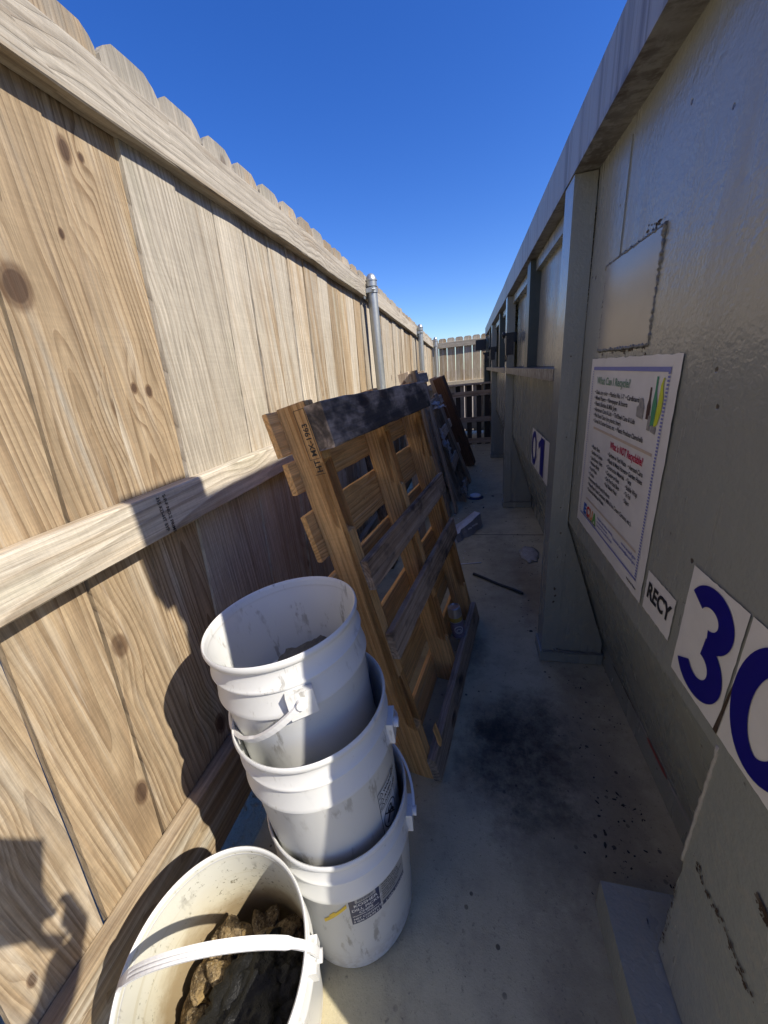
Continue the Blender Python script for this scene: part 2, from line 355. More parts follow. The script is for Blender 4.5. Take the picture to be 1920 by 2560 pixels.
BUCK = bucket_mat('white_plastic', False, (.66, .665, .65)); BUCKIN = bucket_mat('white_plastic_inside', False, (.68, .69, .675)); BUCKST = bucket_mat('stained_plastic_inside', True, (.66, .65, .56))
STRAP = simple('white_handle_plastic', (.68, .68, .675), .4, 0, .03, 20, .05)
STICK = simple('white_vinyl', (.66, .65, .61), .40, 0, .13, 14, .5); BLUE = simple('blue_vinyl', (.006, .004, .17), .4, 0, .05, 30, .05)
BLACK = simple('black_ink', (.018, .018, .02), .5, 0, .1, 50, .05); NAVY = simple('navy_label', (.018, .030, .085), .42, 0, .3, 50, .1)
GREYL = simple('grey_label', (.36, .36, .35), .45, 0, .12, 50, .1); YELLOW = simple('yellow_tape', (.75, .50, .012), .45, 0, .1, 60, .1)
INKG = simple('green_ink', (.16, .28, .19), .5, 0, .1, 50, .05); INKR = simple('red_ink', (.48, .012, .06), .5, 0, .1, 50, .05); INKB = simple('pale_blue_ink', (.16, .18, .42), .5, 0, .1, 80, .05)
TANI = simple('tan_ink', (.52, .42, .32), .5, 0, .1, 50, .05); LOGOB = simple('logo_blue', (.02, .10, .42), .5); LOGOR = simple('logo_red', (.55, .03, .03), .5); LOGOO = simple('logo_orange', (.62, .27, .10), .5); LOGOG = simple('logo_green', (.12, .35, .08), .5)
LIME = simple('lime_print', (.55, .60, .03), .5); GLASSG = simple('green_print', (.05, .26, .13), .5); BROWNP = simple('brown_print', (.06, .025, .02), .5); GREYP = simple('grey_print', (.30, .29, .27), .5, 0, .5, 90)
BLKM = simple('black_metal', (.022, .022, .024), .45, .0, .3, 60, .2); DARKT = simple('dark_teal_paint', (.055, .072, .068), .4, 0, .2, 20, .2)
REDP = simple('red_paint', (.30, .045, .040), .5, 0, .2, 60, .2); PALEP = simple('bare_primer', (.42, .39, .36), .6, 0, .15, 80, .2); WELD = simple('weld_bead', (.16, .165, .155), .45, .1, .35, 90, .6)
PALEW = simple('pale_scuffed_weld', (.36, .34, .30), .6, 0, .25, 90, .5)
RUBBLE = simple('dark_debris', (.03, .026, .022), .9, 0, .5, 60, .5); CARD = simple('grey_cardboard', (.60, .61, .63), .55, 0, .2, 40, .3); CARDD = simple('dark_carton_print', (.24, .25, .27), .45, 0, .3, 60, .2)
ALU = simple('can_metal', (.60, .60, .62), .3, .85, .1, 30, .05); CANL = simple('can_print', (.20, .17, .24), .4, 0, .3, 120, .05); GOLD = simple('can_gold_print', (.42, .30, .06), .4)
WHITEP = simple('white_paper', (.68, .68, .67), .6, 0, .1, 30, .2); BARE = simple('dirty_paper', (.40, .37, .32), .7, 0, .3, 50, .4); SPLINT = simple('splinter', (.50, .30, .12), .8, 0, .2, 80, .4)
LATCHM = simple('dark_latch_steel', (.04, .04, .042), .4, .3, .3, 60, .2)
def shell_mat():
    s = NT('oyster_shell'); v, *_ = s.coords(); oi = s.n('ShaderNodeObjectInfo'); off = s.mul(oi.outputs['Random'], 20)
    _, x, y, z = s.coords(); vv = s.vec(s.add(x, off), y, z)
    a = s.noise(vv, 45, 5, .7); b = s.noise(vv, 130, 4, .7); c = s.noise(vv, 18, 3)
    col = s.mix(s.ss(a, .35, .65), (.07, .048, .026), (.27, .195, .10)); col = s.mix(s.ss(b, .58, .68), col, (.46, .40, .28)); col = s.mix(s.mul(s.ss(b, .47, .38), .9), col, (.035, .025, .015))
    col = s.mix(s.mul(s.ss(c, .55, .65), .6), col, (.28, .19, .07))
    return s.out(col, .8, None, s.add(a, b), .8, .004, .3)
SHELL = shell_mat()
def bag_mat():
    s = NT('charred_plastic'); v, *_ = s.coords(); a = s.noise(v, 70, 5, .75); c = s.noise(v, 25, 4, .7, 1.5)
    return s.out(s.mix(a, (.003, .0032, .0035), (.010, .0105, .0115)), s.add(.30, s.mul(a, .30)), None, s.add(a, c), .8, .005, .35)
BAG = bag_mat()

# ------------------------------------------------------------------ setting
bm = bmesh.new(); box2(bm, (-.615, -3, -.12), (4.5, 7.20, 0)); pv = obj('pavement', bm, CONC); tag(pv, kind='structure')
bm = bmesh.new()
vs = [bm.verts.new(p) for p in ((-300, -300, -.05), (300, -300, -.05), (300, 300, -.05), (-300, 300, -.05))]; bm.faces.new(vs)
tag(obj('ground', bm, DIRT), kind='structure')

# ------------------------------------------------------------------ left fence
def railz(Y): return 1.708 - .008 * (Y - .6) if Y < 2.65 else 1.6916 - (Y - 2.65) * .0228
fence = thing('wooden_fence', 'long weathered dog-eared wooden fence along the left side, on three steel poles', 'fence', (-.70, 0, 0))
WOODN = wood_mat('near_fence_wood', (.40, .302, .188), (.215, .142, .078), (.56, .505, .41), (.27, .225, .165), gain=1.17, ref=fence,
    knots=((.519, 1.39, .020, .030), (.695, 1.633, .010, .020), (.726, 1.635, .0055, .008), (.679, 1.228, .006, .010), (.715, 1.22, .008, .012), (.368, .415, .012, .022), (.126, .347, .006, .012), (.631, 1.49, .0045, .008)))
def picket_bm(W, T, z0, z1, ear):
    bm = bmesh.new(); s0 = random.random() * 50; n = 22; H = z1 - z0 - ear
    prof = []
    for i in range(n + 1):
        t = i / n; prof.append((W / 2 + .0016 * mnoise.noise((s0, t * 14, 0)), -W / 2 + .0016 * mnoise.noise((s0, 9, t * 14)), z0 + H * t))
    e = ear; prof.append((W / 2 - e * .35, -W / 2 + e * .35, z1 - e * .45)); prof.append((W / 2 - e, -W / 2 + e, z1))
    cup = random.uniform(-.002, .002); rows = []
    for i, (a, b, zc) in enumerate(prof):
        bw = .0045 * mnoise.noise((s0, zc * 1.5, 4))
        rows.append([bm.verts.new(p) for p in ((b, -T/2 + bw, zc), (0, -T/2 + bw + cup, zc), (a, -T/2 + bw, zc), (a, T/2 + bw, zc), (0, T/2 + bw + cup, zc), (b, T/2 + bw, zc))])
    for i in range(len(rows) - 1):
        for k in range(6): bm.faces.new((rows[i][k], rows[i][(k + 1) % 6], rows[i + 1][(k + 1) % 6], rows[i + 1][k]))
    bm.faces.new(rows[0][::-1]); bm.faces.new(rows[-1])
    bmesh.ops.bevel(bm, geom=[e for e in bm.edges if len(e.link_faces) == 2 and e.calc_face_angle(0) > 1.0], offset=.0015, segments=1, affect='EDGES')
    return bm
LEAN = math.tan(R(6.3))
pitch = .1468
for k in range(-8, 47):
    yc = .748 + pitch * k                       # centre at rail height
    if yc > 7.33: break
    zt = railz(yc) + .165 + random.uniform(-.006, .006); z0 = .04 + random.uniform(-.02, .02)
    proud = random.choice((0, .001, .003, .005, .009)); W = random.uniform(.1365, .1435)
    near = {0: (.30, 0, .9), -1: (.26, 0, .9), -2: (.30, 0, .65), -3: (.38, 0, .6), -4: (.3, 0, .6), 1: (.85, 0, .7), 2: (.80, 0, .6), 3: (.72, 0, .6), 4: (.62, 0, .55), 5: (.70, 0, .6), 6: (.55, 0, .7)}
    if k in (0, -1, -2, -3, -4): proud = -.002
    if k == 1: proud = .007
    if k in (0, 1): W = .1475
    if k in near: col = (*near[k], .5)
    else: col = (random.choice((.45, .6, .68, .75, .35)), 0, random.uniform(.4, .8), .5)
    zm = (z0 + zt) / 2
    # local x of picket -> world +Y (width), local y -> world -X.. (thickness), z up; lean in Y
    lean = LEAN if yc < 3.2 else LEAN * max(0, (5.5 - yc) / 2.3)
    M = Matrix(((0, -1, 0, -.008 + proud), (1, 0, 0, yc - lean * (1.69 - zm)), (0, 0, 1, zm), (0, 0, 0, 1)))
    pb = picket_bm(W, .016, z0 - zm, zt - zm, random.uniform(.024, .034))
    for v in pb.verts: v.co.x += lean * v.co.z
    obj('picket', pb, WOODN if k in (0, -1, -2, -3, -4) else WOOD, fence, M, color=col)
for (a, b) in ((-1.2, 2.62), (2.685, 5.08), (5.145, 7.30)):
    za, zb = railz(a), railz(b)
    plank('rail', (.0195, a, za + .046), (.0195, b, zb + .046), (0, 0, 1), .094, .038, WOOD, fence, (.80, 0, .75, 1), warp=.004)
    plank('rail', (.0195, a, .963), (.0195, b, .963 - .01 * max(0, b - 3)), (0, 0, 1), .096, .038, WOOD, fence, (.62, 0, .8, 1), warp=.003)
    plank('rail', (.0195, a, .170), (.0195, b, .170), (0, 0, 1), .205, .038, WOOD, fence, (.42, 0, .8, 1), warp=.003)
# grading stamps on the middle rail
t1 = text_bm('S-P-F NO.2 PRIME', .012, .0002)
ST = Matrix(((0, 0, 1, .0398), (0, 1, 0, .62), (-1, 0, 0, 1.005), (0, 0, 0, 1)))
b2 = bmesh.new(); merge(b2, t1)
merge(b2, text_bm('355 KD-HT SYP', .012, .0002), Matrix.Translation((0, -.017, 0)))
obj('grade_stamp', b2, BLACK, fence, ST)

def steel_post(x, y, ztop, parent, first=False):
    r = .0325; bm = bmesh.new(); lathe(bm, [(0, -.05), (r, -.05), (r, ztop - .08), (0, ztop - .08)], 28)
    p = obj('post', bm, GALV, parent, Matrix.Translation((x, y, 0)), smooth=False)
    p.data.shade_smooth(); p.data.set_sharp_from_angle(angle=R(40))
    bm = bmesh.new(); lathe(bm, [(r + .002, ztop - .075), (r + .003, ztop - .045), (r + .006, ztop - .043), (r + .006, ztop - .036), (r + .001, ztop - .034), (r - .002, ztop - .02), (r - .012, ztop - .006), (r - .022, ztop - .001), (0, ztop)], 28)
    c = obj('cap', bm, GALV, p); c.data.shade_smooth(); c.data.set_sharp_from_angle(angle=R(35))
    bm = bmesh.new(); zc = railz(min(y, 7.2)) + .035
    lathe(bm, [(r + .001, zc - .014), (r + .0045, zc - .014), (r + .0045, zc + .014), (r + .001, zc + .014)], 28)
    box(bm, (-.006, -.036, zc), (.05, .012, .026)); box(bm, (-.038, -.064, zc), (.003, .044, .10))
    for dz in (-.03, 0, .03): lathe2 = box(bm, (-.0355, -.07, zc + dz), (.004, .008, .008))
    tube(bm, [(.028, -.035, zc), (.012, -.060, zc)], .005, 8)
    obj('clamp', bm, GALV, p)
    return p
for y, zt in ((2.65, 1.825), (5.10, 1.768), (7.25, 1.765)): steel_post(.075, y, zt, fence)

# ------------------------------------------------------------------ end fence
fe = thing('wooden_fence', 'short wooden fence closing the far end of the alley, light showing between its boards', 'fence', (0, 7.40, 0))
for k in range(-1, 16):
    xc = -.508 + .1515 * k - .0
    W = .139; zt = 1.735 + random.uniform(-.006, .006); z0 = .02; zm = (z0 + zt) / 2
    M = Matrix(((1, 0, 0, xc), (0, 1, 0, .008 + random.uniform(0, .003)), (0, 0, 1, zm), (0, 0, 0, 1)))
    obj('picket', picket_bm(W, .016, z0 - zm, zt - zm, .028), WOOD, fe, M, color=(random.choice((.55, .4, .65, .3)), 0, random.uniform(.4, .7), .5))
for zc, hh in ((1.615, .095), (.93, .095), (.17, .2)):
    plank('rail', (-.66, -.0195, zc), (2.0, -.0195, zc), (0, 0, 1), hh, .038, WOOD, fe, (.8, 0, .6, 1))
bm = bmesh.new(); tube(bm, [(0, 0, 0), (-.012, -.006, 1.86)], .004, 8); 
rod = thing('marker_rod', 'thin dark rod with a white ball tip sticking up behind the nearest steel pole', 'rod', (-.745, 3.50, 0))
obj('shaft', bm, BLKM, rod)
bm = bmesh.new(); bmesh.ops.create_uvsphere(bm, u_segments=12, v_segments=8, radius=.009, matrix=Matrix.Translation((-.012, -.006, 1.868))); obj('tip', bm, WHITEP, rod, smooth=True)

# ------------------------------------------------------------------ recycling container
X0, Y0 = .275, 1.31
con = thing('recycling_container', 'large grey green steel recycling container with posts and stickers filling the right side', 'container', (X0, Y0, 0), Matrix.Rotation(.006, 3, 'Z'))
YN, YF = .30, 6.97
def L(X, Y, z): return (X - X0, Y - Y0, z)
def cbox(name, a, b, mat=None, bevel=.002, parent=con, seg=2):
    bm = bmesh.new(); box2(bm, a, b); return obj(name, bm, mat or PAINT, parent, bevel=bevel, seg=seg)
POSTS = [1.31, 3.15, 5.08, 6.86]; PW = .10
# near side wall (flush panel), tapered lower part, bottom rail
WX = .060
SE = ((0, -.05), (.30, .06), (.45, .135), (.51, .156), (.58, .164), (1.0, .19), (1.45, .25), (1.76, .30), (9, .30))  # outline of the unseen near end, shaped for the shadow edge it casts
def sloped_end(z):
    for (a, p), (b, q) in zip(SE, SE[1:]):
        if z <= b: return p + (q - p) * max(0, z - a) / (b - a) - Y0
    return .30 - Y0
bm = bmesh.new(); za, zb, zr = 1.660, .645, .100
ny = 40; nz = 26
def wallgrid(y0f, y1, z0, z1, xf, ny=30, nz=20):
    g = [[bm.verts.new((xf(i / ny, j / nz), (y0f(z0 + (z1 - z0) * j / nz) + (y1 - y0f(z0 + (z1 - z0) * j / nz)) * i / ny), z0 + (z1 - z0) * j / nz)) for i in range(ny + 1)] for j in range(nz + 1)]
    for j in range(nz):
        for i in range(ny): bm.faces.new((g[j][i], g[j][i + 1], g[j + 1][i + 1], g[j + 1][i]))
wallgrid(sloped_end, 0.0, zb, za, lambda a, b: WX + .003 * mnoise.noise((a * 5, b * 4, 1)), 36, 30)
obj('side_panel', bm, PAINT, con, smooth=True)
# tapered apron below the panel, behind the corner plate
bm = bmesh.new(); wallgrid(lambda z: -1.15, YF - Y0, 0, 1, lambda a, b: 0, 90, 10)
for v in bm.verts:
    t = v.co.z; v.co.z = zr + (zb - zr) * t; v.co.x = .236 + (WX - .236) * t + .003 * mnoise.noise((v.co.y * 3, t * 3, 2))
obj('lower_apron', bm, PAINT, con, smooth=True)
cbox('bottom_rail', (.236, -1.15, .004), (.32, YF - Y0, .101), bevel=.006)
# scuffed stripes on the edge of the bottom rail
def strip(name, pts, w, mat, d=.0015, axis_x=.2345):
    bm = bmesh.new(); P = []
    for i, (y, z) in enumerate(pts):
        k = w * random.uniform(.6, 1.3) if 0 < i < len(pts) - 1 else w * .3
        P.append((y, z + k / 2, z - k / 2))
    up = [bm.verts.new((axis_x, y, a)) for y, a, b in P]; lo = [bm.verts.new((axis_x, y, b)) for y, a, b in P]
    for i in range(len(P) - 1): bm.faces.new((up[i], up[i + 1], lo[i + 1], lo[i]))
    return obj(name, bm, mat, con)
def ys(a, b, n): return [a + (b - a) * i / n for i in range(n + 1)]
strip('scuff_mark', [(y - Y0, .092) for y in ys(1.22, .98, 12)], .006, RUST)
strip('scuff_mark', [(y - Y0, .090) for y in ys(1.06, .92, 10)], .007, PALEP)
strip('scuff_mark', [(y - Y0, .086) for y in ys(.925, .80, 10)], .013, REDP)
strip('scuff_mark', [(y - Y0, .088) for y in ys(.80, .685, 10)], .010, PALEP)
# corner plate that runs straight down to the skid at the near end
py = .452 - Y0
bm = bmesh.new(); pts = [(py, .655)]
for i in range(1, 14): pts.append((py + random.uniform(-.003, .003) - .012 * (i / 13) ** 2, .655 - .55 * i / 13))
pts += [(sloped_end(z_), z_) for z_ in (.105, .2, .3, .4, .45, .48, .51, .54, .58, .655)]
prism(bm, pts, 0, WX + .0012, WX + .02); obj('corner_plate', bm, PAINT, con, bevel=.002)
bm = bmesh.new(); tube(bm, [(WX + .001, py + .0006 * math.sin(i * 2.1), .655 - i * .012) for i in range(24)], [.0020 + .0016 * random.random() for _ in range(24)], 6); obj('weld_seam', bm, PALEW, con, smooth=True)
# skid on the ground
sk = cbox('skid', (-.012, -1.6, 0), (.30, .535 - Y0, .100), bevel=.006)
random.random()
# rust streaks on the corner plate
def rust_patch(path, wmin, wmax, n=46, x=WX - .0006, mat=RUST):
    bm = bmesh.new(); path = [Vector((0, a - Y0, b)) for a, b in path]
    seg = [(path[i + 1] - path[i]).length for i in range(len(path) - 1)]; tot = sum(seg)
    for _ in range(n):
        d = random.random() * tot; i = 0
        while d > seg[i] and i < len(seg) - 1: d -= seg[i]; i += 1
        p = path[i].lerp(path[i + 1], d / seg[i]); r = random.uniform(wmin, wmax)
        p = p + Vector((0, random.gauss(0, wmax * .8), random.gauss(0, wmax * 1.2)))
        m = random.randint(7, 11); vs = []
        for k in range(m):
            a = 2 * math.pi * k / m; q = r * random.uniform(.45, 1.15); vs.append(bm.verts.new((x - random.uniform(0, .0006), p.y + math.cos(a) * q * 1.2, p.z + math.sin(a) * q)))
        bm.faces.new(vs)
    rp = obj('rust_patch', bm, mat, con); rp['kind'] = 'stuff'; return rp
rust_patch([(.432, .431), (.39, .416), (.351, .426), (.322, .412), (.29, .404)], .0006, .0036, 70)
rust_patch([(.333, .547), (.311, .537)], .0012, .0035, 60)
rust_patch([(.447, .32), (.44, .25), (.436, .13)], .001, .003, 40)
rust_patch([(.50, .10), (.44, .10)], .002, .004, 4)
# welded-in hatch patch above the poster
PATCHM = simple('patch_paint', (.25, .25, .225), .2, 0, .12, 9, .06, .8)
cbox('hatch_patch', (WX - .003, .868 - Y0, 1.208), (WX + .01, 1.166 - Y0, 1.400), PATCHM, bevel=.0015)
cbox('hatch_patch', (WX - .0022, 1.085 - Y0, 1.403), (WX + .01, 1.135 - Y0, 1.62), bevel=.0015)
def weld(path, r=.0045, mat=WELD):
    r *= .62
    pts = []
    for i in range(len(path) - 1):
        a, b = Vector(path[i]), Vector(path[i + 1]); n = max(2, int((b - a).length / .0035))
        for k in range(n): pts.append(a.lerp(b, k / n) + Vector((random.uniform(-.001, .001), random.uniform(-.002, .002), random.uniform(-.002, .002))))
    pts.append(Vector(path[-1])); bm = bmesh.new(); tube(bm, pts, [r * random.uniform(.45, 1.5) for _ in pts], 6); return obj('weld_seam', bm, mat, con, smooth=True)
hy0, hy1 = .868 - Y0, 1.166 - Y0
weld([(WX - .001, hy1, 1.402), (WX - .001, hy0, 1.402)]); weld([(WX - .001, hy0, 1.402), (WX - .001, hy0, 1.206)], .0055); weld([(WX - .001, hy1, 1.206), (WX - .001, hy0, 1.206)], .006); weld([(WX - .001, hy1, 1.402), (WX - .001, hy1, 1.206)], .004)
rust_patch([(.95, 1.416), (.88, 1.411)], .001, .004, 14); rust_patch([(1.15, 1.408), (.96, 1.408)], .0008, .002, 16); rust_patch([(1.16, 1.200), (.86, 1.200)], .001, .004, 40); rust_patch([(.866, 1.40), (.864, 1.21)], .0006, .002, 30)
# rim tube and roof
bm = bmesh.new()
prof = [(-.003, 1.652), (-.003, 1.772), (.115, 1.772), (.115, 1.652)]
n = 60; rings = []
for i in range(n + 1):
    y = (.30 - Y0) + (YF - .30) * i / n; dz = .008 * i / n + .002 * mnoise.noise((y * 2, 0, 0)); dx = .002 * mnoise.noise((y * 2, 5, 0))
    rings.append([bm.verts.new((a + dx, y, b + dz)) for a, b in prof])
for i in range(n):
    for k in range(4): bm.faces.new((rings[i][k], rings[i][(k + 1) % 4], rings[i + 1][(k + 1) % 4], rings[i + 1][k]))
bm.faces.new(rings[0]); bm.faces.new(rings[-1][::-1])
obj('top_rim', bm, WPAINT, con, bevel=.006, seg=2)
bm = bmesh.new(); prism(bm, [(.06, 1.765), (.225, 2.094), (1.3, 2.11), (2.3, 1.80), (2.3, 1.765)], 1, .30 - Y0, YF - Y0); obj('roof', bm, PAINT, con, bevel=.004)
cbox('added_shadow_block', (.03, .25 - Y0, 1.773), (.09, .44 - Y0, 2.0), bevel=.015, mat=BLKM)  # added block, out of view, only casts the blocky shadow on the fence
# bays with doors beyond the first post
for i, yb in enumerate(POSTS[:-1]):
    a, b = yb + PW - Y0, POSTS[i + 1] - Y0; mid = a + (b - a) * .46
    bm = bmesh.new(); ymax = b + (.0 if i < 2 else .05)
    wallgrid(lambda z: a, ymax, zb, 1.125, lambda s, t: WX + .010 * math.sin(math.pi * s) * math.sin(math.pi * t) - .012 * math.exp(-((s - .3) ** 2 + (t - .3) ** 2) * 9) + .004 * mnoise.noise((s * 5 + i, t * 3, 1)), 30, 12)
    obj('lower_panel', bm, PAINT, con, smooth=True)
    cbox('ledge', (-.002, a + .004, 1.126), (WX + .04, b - .004, 1.166), WPAINT, .004)
    for (s0, s1, xx) in ((a, mid - .05, WX + .004), (mid + .05, b, WX + .018)):
        bm = bmesh.new(); wallgrid(lambda z: s0, s1, 1.168, 1.648, lambda s, t: xx + .004 * mnoise.noise((s * 3 + i * 3 + s0, t * 3, 7)), 16, 14); obj('door_panel', bm, PAINT, con, smooth=True)
    cbox('door_bar', (WX - .045, mid - .05, 1.168), (WX + .03, mid + .05, 1.648), DARKT, .004)
    cbox('door_bar', (WX - .02, a + .002, 1.60), (WX + .03, b - .002, 1.650), PAINT, .003)
    la = con
    lt = cbox('latch', (-.03, b - .24, 1.335), (.045, b - .16, 1.395), LATCHM, .012)
    bm = bmesh.new()
    tube(bm, [(-.032, b - .20, 1.385), (-.046, b - .20, 1.385)], .022, 14); tube(bm, [(-.02, b - .13, 1.36), (-.02, b - .36, 1.36)], .010, 10)
    tube(bm, [(-.046, b - .20, 1.385), (-.051, b - .20, 1.385)], .009, 10); box(bm, (-.01, b - .33, 1.31), (.05, .05, .12))
    obj('bolt', bm, LATCHM, lt)
    bm = bmesh.new(); tube(bm, [(-.02, b - .33, 1.30), (-.028, b - .33, 1.22), (-.03, b - .26, 1.21), (-.028, b - .26, 1.30)], .004, 8); obj('chain_loop', bm, LATCHM, lt)
# posts with gussets and feet
for i, yp in enumerate(POSTS):
    y = yp - Y0
    bm = bmesh.new(); box2(bm, (0, y, .055), (.058, y + PW, 1.651)); po = obj('post', bm, PAINT, con, bevel=.005)
    bm = bmesh.new(); prism(bm, [(.0575, .05), (.226, .05), (.226, .105), (.0575, .64)], 1, y + .006, y + PW - .006); obj('gusset', bm, PAINT, po, bevel=.002)
    bm = bmesh.new(); box2(bm, (-.006, y - .004, .004), (.232, y + PW + .01, .054)); fp = obj('foot', bm, PAINT, po, bevel=.004)
    bm = bmesh.new(); tube(bm, [(.004 + k * .008, y - .003, .056 + random.uniform(-.001, .001)) for k in range(28)], [.0035 + .002 * random.random() for _ in range(28)], 6)
    for k in range(7): bmesh.ops.create_icosphere(bm, subdivisions=1, radius=random.uniform(.003, .006), matrix=Matrix.Translation((.058 + random.gauss(0, .008), y - .002, .06 + random.uniform(0, .012))))
    obj('weld_seam', bm, WELD, po, smooth=True)
# chips on the near post
bm = bmesh.new()
for (xx, zz, rr) in ((.037, .60, .005), (.033, .50, .003), (.031, .36, .007), (.036, .33, .006), (.031, .30, .008), (.03, .70, .003), (.03, .95, .003), (.025, 1.2, .003)):
    m = 9; bm.faces.new([bm.verts.new((xx + math.cos(k * .7) * rr * random.uniform(.4, 1), -.0008, zz + math.sin(k * .7) * rr * random.uniform(.4, 1.3))) for k in range(m)])
obj('paint_chip', bm, RUST, con)
# far end block and ends
cbox('end_unit', (-.03, 6.62 - Y0, .004), (.05, 7.02 - Y0, 1.30), DARKT, .01)
cbox('latch_box', (-.165, 6.7 - Y0, 1.44), (-.004, 6.85 - Y0, 1.60), BLKM, .012)
bm = bmesh.new(); prism(bm, [(.06, .11), (.236, .004), (2.3, .004), (2.3, 1.77), (.06, 1.77)], 1, YF - Y0 - .02, YF - Y0); obj('end_wall', bm, PAINT, con)
bm = bmesh.new(); prism(bm, [(.0655, .11), (.30, .004), (2.3, .004), (2.3, 1.76), (.0655, 1.70)], 1, .301 - Y0, .32 - Y0)
for v in bm.verts: v.co.y += (sloped_end(v.co.z) - (.30 - Y0))
obj('end_wall', bm, PAINT, con)
cbox('side_panel', (2.28, .32 - Y0, .1), (2.30, YF - Y0 - .03, 1.76))

# ---- stickers: local plane, s to the reader's right (-Y), t up, facing -X
def SM(Y, z, lift): return Matrix(((0, 0, -1, WX - lift), (-1, 0, 0, Y - Y0), (0, 1, 0, z), (0, 0, 0, 1)))
def sheet_bm(Wd, Ht, n=26, rag=.0012, wr=.0008):
    bm = bmesh.new(); g = []
    for j in range(n + 1):
        row = []
        for i in range(n + 1):
            a, b = i / n, j / n; e = rag * mnoise.noise((a * 19, b * 19, 3)) * (2 if i in (0, n) or j in (0, n) else 0)
            row.append(bm.verts.new((a * Wd + e, b * Ht + e, wr * (mnoise.noise((a * 7, b * 7, 9)) + .6 * mnoise.noise((a * 22, b * 22, 5)) * max(0, b - .72) * 3))))
        g.append(row)
    for j in range(n):
        for i in range(n): bm.faces.new((g[j][i], g[j][i + 1], g[j + 1][i + 1], g[j + 1][i]))
    return bm
PH, PWd, PY, PZ = .482, .475, 1.203, .705
poster = obj('recycling_poster', sheet_bm(PWd, PH), STICK, con, SM(PY, PZ, .003), smooth=True)
def pl(name, bm, mat, lift=.0012): return obj(name, bm, mat, poster, Matrix.Translation((0, 0, lift)))
def pt(bm, Y, z): return (PY - Y, z - PZ)
def rect(bm, Ya, za_, Yb, zb_):
    (a, b), (c, d) = pt(bm, Ya, za_), pt(bm, Yb, zb_)
    bm.faces.new([bm.verts.new(p) for p in ((a, b, 0), (c, b, 0), (c, d, 0), (a, d, 0))])
def txt(bm, body, Y, z, size, sx=1.0, bold=.0003):
    a, b = pt(bm, Y, z); merge(bm, text_bm(body, size, bold, sx=sx), Matrix.Translation((a, b, 0)))
def fit(bm, body, Y, z, size, Yend, bold=.0003):
    t = text_bm(body, size, bold); wd = max(v.co.x for v in t.verts) or 1; k = (Y - Yend) / wd
    for v in t.verts: v.co.x *= k
    a, b = pt(bm, Y, z); merge(bm, t, Matrix.Translation((a, b, 0)))
bm = bmesh.new(); fit(bm, 'What Can I Recycle?', 1.140, 1.124, .025, .922, .0006); pl('heading', bm, INKG)
bm = bmesh.new(); fit(bm, 'What is NOT Recyclable?', .992, .978, .024, .808, .0006); pl('heading', bm, INKR)
bm = bmesh.new(); S_ = .0148; D = '\u2022 '
for body, Y, z, Ye in ((D + 'Glass, any color  ' + D + 'Plastics No. 1-7  ' + D + 'Cardboard', 1.149, 1.098, .866), (D + 'Mixed Papers  ' + D + 'Newspaper & Inserts', 1.147, 1.083, .92), (D + 'Plastic Bottles & Milk Jugs', 1.145, 1.068, .98),
                       (D + 'Aluminum Cans & Lids  ' + D + 'Tin/Steel Cans & Lids', 1.143, 1.053, .872), (D + 'Pet Food Cans (no plastic liner)', 1.140, 1.038, .945), (D + 'Cereal & Cracker boxes, etc.  ' + D + 'Plastic Produce Clamshells', 1.138, 1.023, .823)):
    fit(bm, body, Y, z, S_, Ye)
for i, (a, ye) in enumerate((('Plastic Bags', 1.06), ('Bedding or Linens', 1.035), ('Juice Boxes / Bags', 1.03), ('Window Blinds', 1.05), ('Food Waste', 1.065), ('Clothes', 1.085), ('Polystyrene (StyroFoam) Products', .955), ('Waxy/Paper Food Containers (Milk & Ice Cream Cartons, etc.)', .818), ('Residential Medical Waste', .99))): fit(bm, D + a, 1.130, .951 - i * .0157, S_, ye)
for i, (a, ye) in enumerate((('Garbage or Yard Waste', .885), ('Plastic & Metal Hangers', .875), ('Construction Materials', .885), ('Carpeting or Rugs', .91), ('Dry Pet Food Bags', .905), ('Foil Baking Pans', .915))): fit(bm, D + a, 1.0, .957 - i * .0157, S_, ye)
for i, (a, ye) in enumerate((('Aerosol Cans', .800), ('Garden Hoses', .797), ('Tarps', .845), ('Bubble Wrap', .81), ('Tin Foil', .84), ('Diapers', .843))): fit(bm, D + a, .874, .957 - i * .0157, S_, ye)
pl('lettering', bm, BLACK)
bm = bmesh.new(); rect(bm, 1.178, 1.158, .757, 1.1665)
rect(bm, 1.172, .740, .757, .7445)
for i in range(64): z = .742 + i * .00655; rect(bm, .765, z, .757, z + .0036)
for i in range(64): z = .744 + i * .00648; rect(bm, 1.180 - .0, z, 1.1755, z + .0036)
fit(bm, 'Emerald Coast Utilities Authority', 1.02, .776, .008, .905); fit(bm, 'www.emeraldcoast.com', 1.02, .766, .008, .94); fit(bm, 'Customer Service 850-476-0480', 1.02, .756, .008, .905)
fit(bm, 'www.ecua.fl.gov', .852, .782, .010, .772); fit(bm, 'customer.service@ecua.fl.gov', .905, .770, .009, .770); pl('lettering', bm, INKB)
bm = bmesh.new(); rect(bm, 1.13, 1.005, .777, 1.011); rect(bm, 1.133, .797, .777, .802); pl('rule_line', bm, TANI)
for ch, m, dy in (('E', LOGOB, 0), ('C', LOGOR, .029), ('U', LOGOO, .058), ('A', LOGOG, .087)):
    bm = bmesh.new(); fit(bm, ch, 1.144 - dy, .752, .040, 1.144 - dy - .027, .0022); pl('logo_letter', bm, m)
bm = bmesh.new(); fit(bm, 'A NEW FUTURE IN RECYCLING', 1.15, .7465, .005, 1.03); fit(bm, 'Recycled Paper', .80, .722, .006, .75); pl('lettering', bm, BLACK)
def poly(bm, pts): bm.faces.new([bm.verts.new((*pt(bm, *p), 0)) for p in pts])
